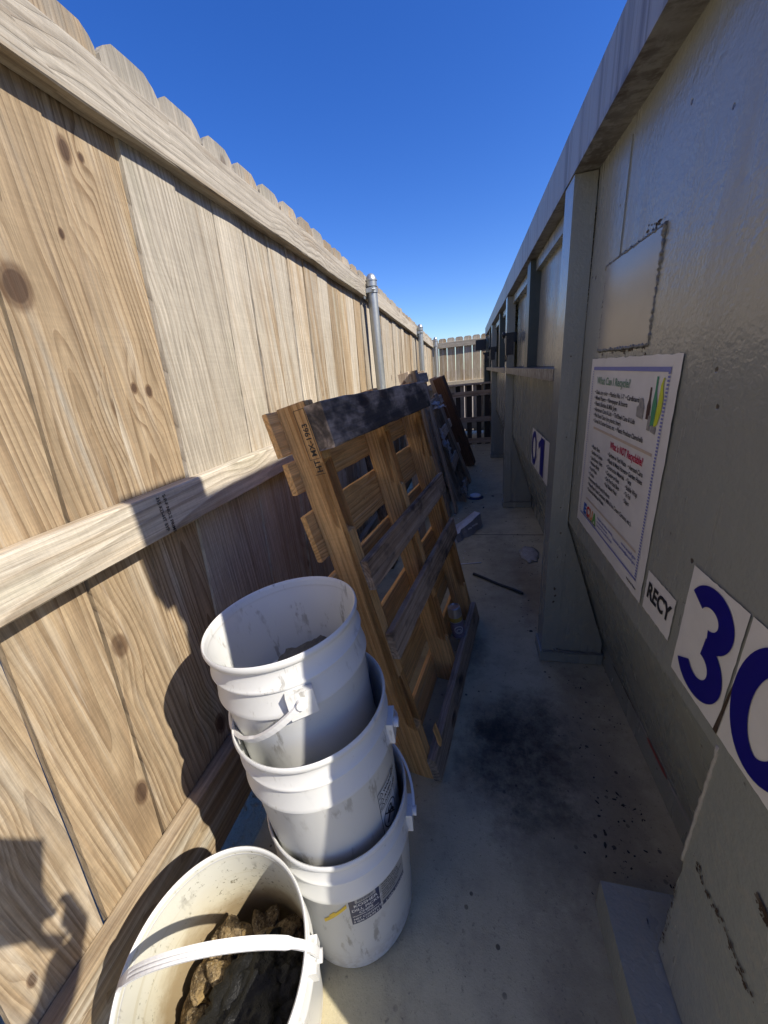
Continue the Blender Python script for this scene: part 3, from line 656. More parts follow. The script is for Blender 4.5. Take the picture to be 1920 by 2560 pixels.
bm = bmesh.new(); poly(bm, [(.806, 1.06), (.789, 1.06), (.789, 1.10), (.796, 1.125), (.7965, 1.150), (.803, 1.150), (.8025, 1.125), (.806, 1.10)]); pl('bottle_print', bm, GLASSG)
bm = bmesh.new(); poly(bm, [(.826, 1.07), (.811, 1.07), (.812, 1.095), (.816, 1.108), (.817, 1.13), (.823, 1.13), (.823, 1.108), (.827, 1.095)]); pl('bottle_print', bm, BROWNP)
bm = bmesh.new(); poly(bm, [(.790, 1.057), (.776, 1.066), (.769, 1.09), (.769, 1.115), (.7755, 1.135), (.775, 1.145), (.771, 1.146), (.7775, 1.149), (.784, 1.135), (.785, 1.11), (.788, 1.08)]); pl('jug_print', bm, LIME)
bm = bmesh.new(); poly(bm, [(.870, 1.07), (.84, 1.067), (.838, 1.09), (.848, 1.108), (.861, 1.107), (.864, 1.093), (.872, 1.089)]); pl('can_print', bm, GREYP)
bm = bmesh.new(); poly(bm, [(.815, 1.05), (.803, 1.05), (.803, 1.078), (.815, 1.078)]); pl('can_print', bm, GREYP, .0014)
bm = bmesh.new(); poly(bm, [(.798, 1.049), (.779, 1.047), (.779, 1.060), (.798, 1.062)]); pl('carton_print', bm, GREYP, .0014)
# RECY sticker
rs = obj('recycle_sticker', sheet_bm(.104, .085, 14, .001, .0004), STICK, con, SM(.716, .707, .0022), smooth=True)
t = text_bm('RECY', .046, .0016); wd = max(v.co.x for v in t.verts)
for v in t.verts: v.co.x *= .090 / wd
obj('lettering', t, BLACK, rs, Matrix.Translation((.009, .033, .0010)))
# large blue digits
def stroke(bm, pts, wd, z=0):
    pts = [Vector((p[0], p[1])) for p in pts]; up, lo = [], []; n = len(pts)
    for i, p in enumerate(pts):
        t = (pts[min(i + 1, n - 1)] - pts[max(i - 1, 0)]).normalized(); nn = Vector((-t.y, t.x))
        k = wd[i] if isinstance(wd, list) else wd
        a, b = p + nn * k / 2, p - nn * k / 2
        up.append(bm.verts.new((a.x, a.y, z))); lo.append(bm.verts.new((b.x, b.y, z)))
    for i in range(n - 1): bm.faces.new((up[i], up[i + 1], lo[i + 1], lo[i]))
def arc(cx, cy, rx, ry, a0, a1, n=30): return [(cx + rx * math.cos(R(a0 + (a1 - a0) * i / n)), cy + ry * math.sin(R(a0 + (a1 - a0) * i / n))) for i in range(n + 1)]
def three(bm, h, wd):
    r = h * .235; stroke(bm, arc(wd * .49, h * .735, wd * .30, h * .175, 158, -82), h * .17, 0); stroke(bm, arc(wd * .49, h * .285, wd * .33, h * .20, 88, -152), h * .175, .0002)
def zero(bm, h, wd): stroke(bm, arc(wd / 2, h / 2, wd * .36, h * .415, 0, 360, 48), h * .17)
def digit_card(name, Y, z, Wd, Ht, fn, lift=.0024, wr=.0005):
    c = obj(name, sheet_bm(Wd, Ht, 18, .0005, wr), STICK, con, SM(Y, z, lift), smooth=True)
    bm = bmesh.new(); fn(bm, Ht * .92, Wd * .97); obj('digit', bm, BLUE, c, Matrix.Translation((Wd * .015, Ht * .045, .0011))); return c
digit_card('number_sticker', .587, .672, .124, .204, three)
digit_card('number_sticker', .458, .672, .124, .204, zero)
bm = bmesh.new(); bm.faces.new([bm.verts.new(p) for p in ((WX - .0033, .4660 - Y0, .672), (WX - .0033, .4575 - Y0, .672), (WX - .0033, .4525 - Y0, .79), (WX - .0033, .4535 - Y0, .79))]); obj('peeled_gap', bm, RUST, con)
def one(bm, h, wd): stroke(bm, [(wd * .45, 0), (wd * .45, h)], wd * .30); stroke(bm, [(wd * .12, h * .70), (wd * .40, h * .93)], h * .17, .0002)
# second container number in the next bay, stuck on the bulging panel
def far_card(Y, fn, Wd):
    c = obj('number_sticker', sheet_bm(Wd, .19, 18, .002, .002), STICK, con, SM(Y, .680, .017), smooth=True)
    bm = bmesh.new(); fn(bm, .175, Wd * .95); obj('digit', bm, BLUE, c, Matrix.Translation((Wd * .02, .008, .002)))
far_card(2.06, zero, .16); far_card(1.898, one, .30)

# ------------------------------------------------------------------ buckets
HB = .376
OUT = [(0, .004), (.124, .004), (.128, 0), (.134, .003), (.137, .012), (.1440, HB - .112), (.145, HB - .110), (.1505, HB - .109), (.1515, HB - .106), (.1500, HB - .100), (.1455, HB - .070), (.1450, HB - .058), (.1490, HB - .057), (.1500, HB - .054), (.1490, HB - .051), (.1455, HB - .047), (.1450, HB - .018), (.1500, HB - .014), (.1515, HB - .008), (.1510, HB - .002), (.1490, HB), (.1465, HB - .002), (.1455, HB - .010)]
INN = [(.1455 - .0120 * (i / 8), HB - .010 - (HB - .022) * i / 8) for i in range(1, 9)] + [(0, .010)]
BMATI = [0] * (len(OUT) - 1) + [1] * len(INN)
def bucket(label, base, axis, ear, hang, inner=BUCKIN, group=None):
    """ear = angle of one handle ear; hang = elevation of the handle plane (deg, 0 = level, -80 hanging)"""
    Mr = frame((0, 0, 0), axis, (1, 0, 0)).to_3x3()
    t = thing('plastic_bucket', label, 'bucket', base, Mr, group)
    bm = bmesh.new(); lathe(bm, OUT + INN, 96, BMATI); b = obj('body', bm, [BUCK, inner], t)
    b.data.shade_smooth(); b.data.set_sharp_from_angle(angle=R(50))
    ea = R(ear); zc = HB - .082
    e1 = Vector((math.cos(ea), math.sin(ea), 0)); pp = Vector((-e1.y, e1.x, 0))
    for s in (1, -1):
        bm = bmesh.new(); Mx = frame(e1 * s * .1525 + Vector((0, 0, zc - .006)), (0, 0, 1), e1 * s)
        box(bm, (0, 0, 0), (.014, .046, .048), Mx); obj('ear', bm, BUCK, t, bevel=.004)
    bm = bmesh.new(); hd = pp * math.cos(R(hang)) + Vector((0, 0, 1)) * math.sin(R(hang)); path = []
    for i in range(41):
        a = math.pi * i / 40; path.append(e1 * math.cos(a) * .1625 + hd * (math.sin(a) ** .9) * .172 + Vector((0, 0, zc)))
    nrm = e1.cross(hd)
    tube(bm, path, 0, flat=(.016, .0045), up=None) if False else None
    rings = []
    for i, p in enumerate(path):
        tt = (path[min(i + 1, 40)] - path[max(i - 1, 0)]).normalized(); o_ = tt.cross(nrm).normalized(); wdt = .0078 if 8 < i < 32 else .006
        sec = [(-1, -.5), (-1, .5), (-.55, .5), (-.5, .15), (-.12, .15), (-.1, .5), (.1, .5), (.12, .15), (.5, .15), (.55, .5), (1, .5), (1, -.5)] if 10 < i < 30 else [(-1, -.5), (-1, .5), (-.55, .5), (-.5, .5), (-.12, .5), (-.1, .5), (.1, .5), (.12, .5), (.5, .5), (.55, .5), (1, .5), (1, -.5)]
        rings.append([bm.verts.new(p + nrm * a * wdt + o_ * b_ * .0055) for a, b_ in sec])
    for i in range(40):
        for k in range(12): bm.faces.new((rings[i][k], rings[i][(k + 1) % 12], rings[i + 1][(k + 1) % 12], rings[i + 1][k]))
    bm.faces.new(rings[0][::-1]); bm.faces.new(rings[-1]); h = obj('handle', bm, STRAP, t)
    bm = bmesh.new()
    for s in (1, -1): tube(bm, [e1 * s * .156 + Vector((0, 0, zc)), e1 * s * .168 + Vector((0, 0, zc))], .0095, 16)
    obj('pivot', bm, STRAP, h, bevel=.0015)
    return t
def rad(z): return .137 + (z - .012) / (HB - .124) * .0070
def wrap(bm, a_c, z_c, lift):
    """bend a flat mesh (x right, y up, metres) round the bucket at angle a_c, height z_c"""
    for v in bm.verts:
        z = z_c + v.co.y; r = rad(z) + lift + v.co.z; a = R(a_c) + v.co.x / .135; v.co = Vector((r * math.cos(a), r * math.sin(a), z))
    return bm
def grid(bm, x0, y0, x1, y1, n=14):
    g = [[bm.verts.new((x0 + (x1 - x0) * i / n, y0 + (y1 - y0) * j, 0)) for i in range(n + 1)] for j in range(2)]
    for i in range(n): bm.faces.new((g[0][i], g[0][i + 1], g[1][i + 1], g[1][i]))
GS = 'white buckets nested in one stack'
b_low = bucket('white bucket at the bottom of the stack with navy pickle label and yellow tape', (-.292, .462, 0.001), (-.012, .04, 1), 8, 22)
b_mid = bucket('white bucket in the middle of the stack with black warning label', (-.302, .480, .247), (-.05, .018, 1), 8, -36)
b_top = bucket('topmost white bucket of the leaning stack, handle hanging toward the fence', (-.339, .518, .405), (-.09, .034, 1), 123, -33)
b_fr = bucket('stained white bucket in front of the stack holding oyster shells', (-.436, .238, 0.003), (.10, -.12, 1), 20, 92, BUCKST); b_fr.scale = (.94, .94, 1)
def label_part(parent, name, items, a, z):
    root = None
    for i, (bm, mat) in enumerate(items):
        o = obj(name if i == 0 else ('lettering' if i > 1 or mat in (WHITEP, BLACK) else 'panel'), wrap(bm, a, z, .0006 + .0005 * i), mat, parent if root is None else root)
        root = root or o
def txts(lines, x, y, bold=.0002):
    bm = bmesh.new()
    for body, sz, dy, dx in lines: merge(bm, text_bm(body, sz, bold), Matrix.Translation((x + dx, y + dy, 0)))
    return bm
# bottom bucket label (pickle label)
nv = bmesh.new(); grid(nv, -.030, -.045, .030, .040); gp = bmesh.new(); grid(gp, .031, -.040, .098, .045); 
cr = bmesh.new(); grid(cr, -.018, .022, .022, .048, 8)
wt = txts([('KOSHER', .0125, .010, -.022), ('DILL PICKLE', .0115, -.003, -.027), ('CHIPS', .0105, -.014, -.014), ('TRADITIONAL CRINKLE CUT', .0040, -.020, -.027), ('NET CONTENTS', .0080, -.031, -.026), ('5 GAL (18.92 L)', .0080, -.040, -.027)], 0, 0)
root = obj('pickle_label', wrap(nv, -56, .222, .0006), NAVY, b_low); obj('panel', wrap(gp, -56, .222, .0006), GREYL, root); obj('badge', wrap(cr, -56, .222, .0012), GREYL, root); obj('lettering', wrap(wt, -56, .222, .0012), WHITEP, root)
obj('lettering', wrap(txts([('MOUNT', .0085, 0, 0), ('BENNET', .0085, -.009, 0)], -.014, .036), -56, .222, .0018), NAVY, root)
bm = bmesh.new(); grid(bm, .034, -.039, .097, -.026); obj('panel', wrap(bm, -56, .222, .0010), NAVY, root)
bm = txts([('Nutrition Facts', .0075, .034, .035), ('Serving Size 1 oz', .0045, .027, .035), ('Calories 0  Total Fat 0g', .0045, .020, .035), ('Sodium 260mg  Carb 0g', .0045, .013, .035), ('INGREDIENTS: CUCUMBERS,', .0045, .004, .035), ('WATER, VINEGAR, SALT', .0045, -.003, .035), ('KEEP REFRIGERATED', .0045, -.010, .035), ('PACKED IN USA', .0045, -.018, .035)], 0, 0); obj('lettering', wrap(bm, -56, .222, .0012), BLACK, root)
bm = txts([('5 GAL COUNT', .0085, -.036, .040)], 0, 0); obj('lettering', wrap(bm, -56, .222, .0016), WHITEP, root)
bm = bmesh.new(); n = 12
for i in range(n):
    x0 = -.082 + .048 * i / n; x1 = -.082 + .048 * (i + 1) / n; y0, y1 = -.034 + .050 * i / n, -.034 + .050 * (i + 1) / n; hh = .011 + (.005 if i in (3, 4, 5) else 0)
    bm.faces.new([bm.verts.new(p) for p in ((x0, y0, 0), (x1, y1, 0), (x1, y1 + hh, 0), (x0, y0 + hh * random.uniform(.85, 1.1), 0))])
obj('tape', wrap(bm, -56, .222, .0008), YELLOW, b_low)
# middle bucket warning label
bm = bmesh.new(); grid(bm, -.028, -.06, .028, .07); root = obj('warning_label', wrap(bm, -14, .13, .0005), BUCK, b_mid)
bm = bmesh.new()
for a, b, c, d in ((-.028, -.06, .028, -.0585), (-.028, .0685, .028, .07), (-.028, .02, .028, .0212)): grid(bm, a, b, c, d)
for xx in (-.028, .0268):
    g = bmesh.new(); grid(g, xx, -.06, xx + .0012, .07, 2); merge(bm, g)
for yy in (.055, .040, .026):
    for p in (((-.025, yy - .001), (-.013, yy - .001), (-.019, yy + .010)),):
        for i in range(3):
            a, b = Vector(p[i]), Vector(p[(i + 1) % 3]); stroke(bm, [a, a.lerp(b, .5), b], .0014)
stroke(bm, arc(0, -.02, .022, .030, 0, 360, 32), .0022); stroke(bm, arc(0, -.006, .006, .007, 0, 360, 16), .004); stroke(bm, [(-.012, -.034), (-.004, -.020), (.006, -.016), (.012, -.030)], .006); stroke(bm, [(-.017, .0), (.0, -.02), (.017, -.040)], .0028)
obj('pictogram', wrap(bm, -14, .13, .0011), BLACK, root)
bm = txts([('WARNING', .0105, .055, -.011), ('AVISO', .0105, .040, -.011), ('ATTENTION', .0085, .026, -.011)], 0, 0, .0004); obj('lettering', wrap(bm, -14, .13, .0011), BLACK, root)
# top bucket label
bm = bmesh.new(); grid(bm, -.03, -.062, .03, .02); root = obj('torn_label', wrap(bm, 26, .175, .0006), NAVY, b_top)
bm = bmesh.new(); grid(bm, -.03, .02, .03, .055); obj('panel', wrap(bm, 26, .175, .0007), GREYL, root)
obj('lettering', wrap(txts([('DILL PICKLE', .0105, -.010, -.026), ('CHIPS', .0105, -.024, -.026), ('NET CONTENTS', .0080, -.043, -.026), ('5 GAL (18.92 L)', .0080, -.054, -.027)], 0, 0), 26, .175, .0013), WHITEP, root)

# contents
def shell_bm(seed, a, b, c):
    bm = bmesh.new(); bmesh.ops.create_icosphere(bm, subdivisions=4, radius=1)
    for v in bm.verts:
        p = v.co.copy(); n1 = mnoise.noise(p * 1.3 + Vector((seed, 0, 0))); n2 = mnoise.noise(p * 4 + Vector((0, seed, 0))); n3 = mnoise.noise(p * 10 + Vector((0, 0, seed)))
        k = 1 + .14 * n1 + .07 * n2 + .05 * n3; tp = 1 - .38 * p.x; lay = .05 * math.sin(p.z * 22 + n1 * 6)
        v.co = Vector((p.x * a * k, p.y * b * tp * k * (1 + lay), p.z * c * k * (1 + .4 * n2)))
    return bm
sh_spots = []
rs_ = random.Random(11)
for lay, (n_, z_, rmax) in enumerate(((26, .128, .112), (22, .150, .105), (9, .168, .085))):
    for k in range(n_):
        a = 2.39996 * k + lay; r = rmax * math.sqrt((k + .5) / n_); sh_spots.append((r * math.cos(a) / .88, r * math.sin(a) / .88, z_ + rs_.uniform(-.006, .008), rs_.uniform(0, 360)))
adj = ['long brown oyster shell', 'rough ochre oyster shell', 'pale crusted oyster shell', 'dark chipped oyster shell']
base_sh = [shell_bm(i * 7.7, .042, .027, .0105) for i in range(4)]
meshes = []
for b in base_sh:
    me = bpy.data.meshes.new('oyster_shell'); b.to_mesh(me); b.free(); me.materials.append(SHELL); me.shade_smooth(); meshes.append(me)
fM = b_fr.matrix_world.copy()
fr_m = Matrix.Translation((-.436, .238, .003)) @ frame((0, 0, 0), (.10, -.12, 1), (1, 0, 0))
for i, (x, y, z, a) in enumerate(sh_spots):
    o = link(bpy.data.objects.new('oyster_shell', meshes[i % 4]))
    o.matrix_world = fr_m @ Matrix.Translation((x * .84, y * .84, z + .012)) @ Matrix.Rotation(R(a), 4, 'Z') @ Matrix.Rotation(R(random.uniform(-50, 50)), 4, 'X') @ Matrix.Rotation(R(random.uniform(-42, 42)), 4, 'Y') @ Matrix.Scale(random.uniform(.58, .86), 4)
    tag(o, 'brown crusted oyster shell lying in the heap inside the front bucket', 'shell', 'oyster shells in the front bucket')
bm = bmesh.new(); bmesh.ops.create_icosphere(bm, subdivisions=5, radius=1)
for v in bm.verts:
    p = v.co.copy(); n = .30 * mnoise.noise(p * 1.6 + Vector((3, 1, 0))) + .34 * abs(mnoise.noise(p * 3.2)) - .30 * abs(mnoise.noise(p * 6.5 + Vector((4, 0, 0)))) + .08 * mnoise.noise(p * 14)
    v.co = Vector((p.x * .070, p.y * .100, p.z * .032)) * (1 + n) + Vector((0, 0, .020 * (p.y * .6 + .5) * mnoise.noise((p.x * 3, p.y * 3, 2))))
o = obj('charred_bag', bm, BAG, None, smooth=True); o.matrix_world = fr_m @ Matrix.Translation((.034, -.030, .214)) @ Matrix.Rotation(R(-22), 4, 'Z') @ Matrix.Rotation(R(-12), 4, 'Y')
tag(o, 'crumpled black charred plastic bag lying on the oyster shells in the front bucket', 'bag')
bm = bmesh.new(); tube(bm, [(0, 0, 0), (.002, .012, .012), (.004, .03, .02)], [.0055, .0055, .004], 10); o = obj('stick', bm, SPLINT); o.matrix_world = fr_m @ Matrix.Translation((-.015, -.098, .185))
tag(o, 'short pale stick beside the black bag in the front bucket', 'stick')
tp_m = Matrix.Translation((-.339, .518, .405)) @ frame((0, 0, 0), (-.09, .034, 1), (1, 0, 0))
GSH = simple('grey_shell', (.11, .105, .09), .8, 0, .6, 60, .9)
o = obj('oyster_shell', shell_bm(91, .075, .050, .028), GSH, None, smooth=True); o.matrix_world = tp_m @ Matrix.Translation((.0, .055, .225)) @ Matrix.Rotation(R(25), 4, 'Z') @ Matrix.Rotation(R(-18), 4, 'X')
tag(o, 'large dark grey oyster shell inside the topmost bucket of the stack', 'shell')

# ------------------------------------------------------------------ pallets
def stringer_bm(W, T, Ln, notches, depth=.036):
    """W = depth (x, front at +x), T = thickness (y), length z from 0; notches cut into the front"""
    pts = [(-W / 2, 0), (W / 2, 0)]
    for a, b in notches:
        for z, d, in ((a, 0), (a + .006, .5), (a + .018, .92), (a + .034, 1), (b - .034, 1), (b - .018, .92), (b - .006, .5), (b, 0)): pts.append((W / 2 - depth * d, z))
    pts += [(W / 2, Ln), (-W / 2, Ln)]
    bm = bmesh.new()
    lo = [bm.verts.new((x, -T / 2, z)) for x, z in pts]; hi = [bm.verts.new((x, T / 2, z)) for x, z in pts]; n = len(pts)
    for i in range(n): bm.faces.new((lo[i], lo[(i + 1) % n], hi[(i + 1) % n], hi[i]))
    f1 = bm.faces.new(lo[::-1]); f2 = bm.faces.new(hi); bmesh.ops.triangulate(bm, faces=[f1, f2])
    es = [e for e in bm.edges if len(e.link_faces) == 2 and e.calc_face_angle(0) > .6]
    bmesh.ops.bevel(bm, geom=es, offset=.0022, segments=1, affect='EDGES')
    return bm
def pal_frame(O, u, v): 
    u = Vector(u).normalized(); v = Vector(v); v = (v - u * v.dot(u)).normalized(); w_ = u.cross(v)
    return Matrix(((u.x, v.x, w_.x), (u.y, v.y, w_.y), (u.z, v.z, w_.z)))
def pallet(label, O, u, v, LU, LV, strs, back, front, mat, group=None, D=.083, colf=lambda k: (.1, 0, .7, 1), notch=((.20, .40), (.86, 1.05)), backmat=None):
    Rm = pal_frame(O, u, v); p = thing('wooden_pallet', label, 'pallet', O, Rm, group)
    # local x = u, y = v, z = w (front). stringer local: x depth->w, y thickness->u, z length->v
    for us in strs:
        M = Matrix(((0, 1, 0, us), (0, 0, 1, 0), (1, 0, 0, -D / 2), (0, 0, 0, 1)))
        obj('stringer', stringer_bm(D, .037, LV, notch, .034), mat, p, M, color=colf(0))
    for (v0, v1, a, b, col) in back: plank('deck_board', (a, (v0 + v1) / 2, -D - .0085), (b, (v0 + v1) / 2 + random.uniform(-.004, .004), -D - .0085), (0, 1, 0), v1 - v0, .016, backmat or mat, p, col, rough=.0015, ends=.002)
    for (v0, v1, a, b, th, col, m2) in front: plank('front_board', (a, (v0 + v1) / 2, th / 2 + .0006), (b, (v0 + v1) / 2, th / 2 + .0006), (0, 1, 0), v1 - v0, th, m2 or mat, p, col, rough=.0018, ends=.003)
    return p
y1 = (.10, 0, .75, 1); yb = (.30, 0, .5, 1); chb = (.45, .62, .6, 1)
main = pallet('yellow pine pallet with one charred top board, leaning on the fence behind the buckets', (-.128, .752, .002), (.13, .83, 0), (-.247, 0, 1.155), .84, 1.19,
    (.019, .42, .821), [(1.08, 1.185, -.035, .86, y1), (.985, 1.065, -.03, .86, y1), (.80, .93, -.032, .86, y1), (.61, .75, -.04, .86, y1), (.40, .53, -.03, .86, yb), (.20, .32, -.03, .86, yb), (.02, .14, -.03, .86, yb)],
    [(1.072, 1.178, -.005, .845, .046, (.95, .60, .9, 1), DARKW), (.690, .775, .004, .85, .020, (.50, .49, .9, 1), DARKW), (.462, .550, .004, .85, .020, (.50, .49, .9, 1), DARKW), (.0, .092, -.004, .83, .026, (.75, .46, .8, 1), DARKW)], PINE, colf=lambda k: (random.uniform(.0, .12), 0, .8, 1))
plank('splinter', (.06, .088, .03), (.045, .175, .036), (1, 0, 0), .022, .007, PINE, main, (.0, 0, .9, 1), seg=5, rough=.003, ends=.012)
bm = bmesh.new(); merge(bm, text_bm('MX-1963', .021, .0004), Matrix()); merge(bm, text_bm('HT', .024, .0004), Matrix.Translation((-.040, -.001, 0)))
for a, b in (((-.006, -.006), (.112, -.006)), ((.112, -.006), (.112, .024)), ((.112, .024), (-.006, .024)), ((-.006, .024), (-.006, -.006)), ((-.044, -.006), (-.044, .024))): stroke(bm, [a, ((a[0] + b[0]) / 2, (a[1] + b[1]) / 2), b], .0012)
obj('stamp', bm, BLACK, main, Matrix(((0, 0, -1, -.0004), (1, 0, 0, 1.062), (0, -1, 0, -.012), (0, 0, 0, 1))))
# straw and splinters caught on the deck boards
bm = bmesh.new()
for _ in range(60):
    vv = random.choice((.86, .68, .88, .70)); uu = random.choice((.22, .30, .60, .68)) + random.gauss(0, .05); q = Vector((uu, vv + random.gauss(0, .025), -.0885)); a = random.uniform(.6, 1.5); ln = random.uniform(.012, .03)
    tube(bm, [q, q + Vector((math.cos(a) * ln, math.sin(a) * ln, .006))], .0006, 4)
o = obj('straw_scrap', bm, SPLINT, main); o['kind'] = 'stuff'
dk = lambda k: (random.uniform(.4, .8), random.uniform(.0, .3), .8, 1)
def rows(vs, a, b, h=.10): return [(v_, v_ + h, a, b, dk(0)) for v_ in vs]
pallet('grey brown old pallet leaning edge-on just beyond the yellow pallet', (-.235, 2.93, .002), (.02, 1, 0), (-.235, -.02, 1.19), .9, 1.235, (.02, .45, .88), rows((.02, .2, .4, .62, .84, 1.05), -.05, .92), [(v_, v_ + .09, -.03, .92, .02, dk(0), DARKW) for v_ in (.0, .30, .55, .80, 1.12)], DARKW, colf=dk)
pallet('blackened pallet leaning between the grey brown pallet and the red board', (-.075, 3.34, .002), (.03, 1, 0), (-.30, 0, .93), .9, 1.0, (.02, .45, .88), rows((.02, .2, .4, .6, .8), -.03, .92), [(v_, v_ + .09, -.02, .92, .02, (.6, .42, .6, 1), DARKW) for v_ in (.0, .32, .62, .9)], DARKW, colf=lambda k: (.5, .45, .6, 1), notch=((.15, .35), (.6, .8)))
def lean_board(label, p0, p1, xd, W, T, mat, col, name='leaning_board'):
    p0, p1 = Vector(p0), Vector(p1); o = obj(name, board_bm(W, T, (p1 - p0).length, rough=.002), mat, None, frame((p0 + p1) / 2, p1 - p0, xd), color=col)
    return tag(o, label, 'board')
lean_board('dark plank with a bright sawn top leaning in front of the grey brown pallet', (-.20, 2.97, .01), (-.425, 2.93, 1.215), (.1, 1, 0), .085, .036, DARKW, (.5, .15, .8, 1))
lean_board('thin grey slat leaning in shade behind the yellow pallet', (-.36, 2.46, .01), (-.425, 2.42, .985), (1, .3, 0), .05, .018, DARKW, (.8, .1, .6, 1))
lean_board('reddish brown beam leaning in the shade before the far fence', (-.02, 4.72, .02), (-.375, 4.55, 1.12), (1, -.35, .32), .125, .085, REDW, (.1, .1, .5, 1))
lean_board('pale board end propped behind the reddish brown beam', (-.12, 4.85, .02), (-.46, 4.70, 1.12), (1, 0, .3), .09, .04, DARKW, (.9, 0, .5, 1))
lean_board('short dark plank on edge low behind the yellow pallet', (-.52, 2.10, .01), (-.60, 2.05, .86), (.1, 1, 0), .14, .022, DARKW, (.5, .6, .5, 1))
pe = pallet('dark slatted pallet standing upright against the far end fence', (-.55, 6.12, .002), (1, 0, 0), (0, .06, 1), .95, .93, (), [], [], DARKW)
for xx in (.02, .165, .340, .512, .665, .80): plank('slat', (xx, 0, -.03), (xx, .925, -.03), (1, 0, 0), .075, .02, DARKW, pe, (.4, .75, .5, 1))
for vv in (.06, .40, .80): plank('stringer', (-.05, vv, .0), (.95, vv, .0), (0, 1, 0), .08, .037, DARKW, pe, (.6, .45, .5, 1))
plank('top_board', (-.06, .945, .01), (.95, .945, .01), (0, 0, 1), .12, .028, DARKW, pe, (1., 0, .5, 1))
# cardboard flats jammed in the black pallet
def flat(label, M, Wd, Ht, seed, mat=CARD):
    bm = bmesh.new(); n = 10; g = [[None] * (n + 1) for _ in range(n + 1)]
    for j in range(n + 1):
        for i in range(n + 1):
            a, b = i / n - .5, j / n - .5; g[j][i] = bm.verts.new((a * Wd * (1 + .2 * mnoise.noise((seed, b * 6, 0))), b * Ht * (1 + .2 * mnoise.noise((a * 6, seed, 0))), .03 * mnoise.noise((a * 4 + seed, b * 4, 1)) + .012 * mnoise.noise((a * 14, b * 14, seed))))
    for j in range(n):
        for i in range(n): bm.faces.new((g[j][i], g[j][i + 1], g[j + 1][i + 1], g[j + 1][i]))
    geom = bmesh.ops.solidify(bm, geom=bm.faces[:], thickness=.003); o = obj('cardboard_scrap', bm, mat, None, M); tag(o, label, 'cardboard', 'grey cardboard scraps caught in the black pallet'); return o
for i, (p, q, lab) in enumerate((((-.36, 3.42, .93), 12, 'crumpled grey cardboard scrap lying on top of the blackened pallet'), ((-.31, 3.36, .89), -10, 'bent pale cardboard scrap sticking out at the black pallet top edge'), ((-.255, 3.33, .62), 75, 'torn grey cardboard scrap caught halfway down the black pallet'), ((-.20, 3.30, .52), 80, 'folded grey cardboard flap under the torn scrap on the black pallet'), ((-.06, 3.28, .14), 78, 'dirty cardboard scrap at the foot of the black pallet'))):
    flat(lab, Matrix.Translation(p) @ Matrix.Rotation(R(q), 4, 'Y') @ Matrix.Rotation(R(i * 31), 4, 'Z'), .15 - .012 * i, .17, i * 3.3)
# spray can standing in the pallet
can = thing('spray_can', 'metal drink can standing inside the foot of the yellow pallet', 'can', (-.064, 1.335, .075), Matrix.Rotation(R(-8), 3, 'Y'))
bm = bmesh.new(); lathe(bm, [(0, .002), (.022, 0), (.026, .006), (.029, .014), (.029, .145), (.026, .156), (.0265, .162), (.024, .163), (.0235, .158), (0, .157)], 32); c = obj('body', bm, ALU, can); c.data.shade_smooth(); c.data.set_sharp_from_angle(angle=R(40))
bm = bmesh.new(); lathe(bm, [(.0293, .016), (.0293, .095)], 32); obj('printed_band', bm, CANL, c, smooth=True)
bm = bmesh.new(); lathe(bm, [(.0294, .098), (.0294, .118)], 32); obj('printed_band', bm, GOLD, c, smooth=True)
bm = bmesh.new(); stroke(bm, arc(0, 0, .018, .018, 0, 360, 30), .003); stroke(bm, arc(0, -.004, .010, .008, 0, 360, 20), .0025)
for v in bm.verts:
    a = R(-75) + v.co.x / .0293; v.co = Vector((.0297 * math.cos(a), .0297 * math.sin(a), .058 + v.co.y))
obj('emblem', bm, WHITEP, c)

# ------------------------------------------------------------------ small things on the ground
bm = bmesh.new()
prof = [(-.15, 0), (.09, 0), (.055, .135), (.025, .15)]
lo = []; N = 8
for j in range(N + 1):
    t = j / N; y = -.17 + .34 * t; k = (1 - .18 * (1 - t) ** 2) * .85
    lo.append([bm.verts.new((x * k + .022 * mnoise.noise((x * 20, t * 9, 1)), y + .025 * mnoise.noise((x * 20, z * 20, t * 3)), z * k * (.55 + .45 * t) + (.010 * mnoise.noise((x * 9, t * 6, z * 9)) if z > .05 else 0))) for x, z in prof])
for j in range(N):
    for k in range(4):
        f = bm.faces.new((lo[j][k], lo[j][(k + 1) % 4], lo[j + 1][(k + 1) % 4], lo[j + 1][k])); f.material_index = 1 if k == 1 else 0
f = bm.faces.new(lo[-1]); f.material_index = 1
bx = thing('crushed_carton', 'crushed grey printed carton lying on the concrete beside the dark pallets', 'carton', (-.075, 2.62, .002), Matrix.Rotation(R(-30), 3, 'Z'))
bo = obj('body', bm, [CARD, CARDD], bx, bevel=.003)
bm = bmesh.new()
for i in range(5):
    p = Vector((-.05 + i * .025, -.20, .035)); vs = [p, p + Vector((.03, -.05 + .02 * random.random(), -.02)), p + Vector((.02, -.07, .005)), p + Vector((-.02, -.05, .02 * random.random()))]; bm.faces.new([bm.verts.new(q) for q in vs])
bmesh.ops.solidify(bm, geom=bm.faces[:], thickness=.002); obj('torn_flap', bm, WHITEP, bx)
bm = bmesh.new()
for yy, ln in ((.02, .07), (.06, .04), (-.04, .05)): stroke(bm, [(yy, .02 + ln * .1), (yy + ln / 2, .025), (yy + ln, .02)], .012)
obj('print_marks', bm, CARD, bo, Matrix(((0, -.43, .9, .079), (1, 0, 0, 0), (0, .9, .43, .035), (0, 0, 0, 1))))
lid = thing('cup_cover', 'small white domed cup cover on a blue rim lying on the concrete past the carton', 'cover', (.025, 3.45, .001))
bm = bmesh.new(); lathe(bm, [(0, .035), (.04, .034), (.052, .026), (.058, .018), (0, .016)], 24); obj('dome', bm, WHITEP, lid, smooth=True)
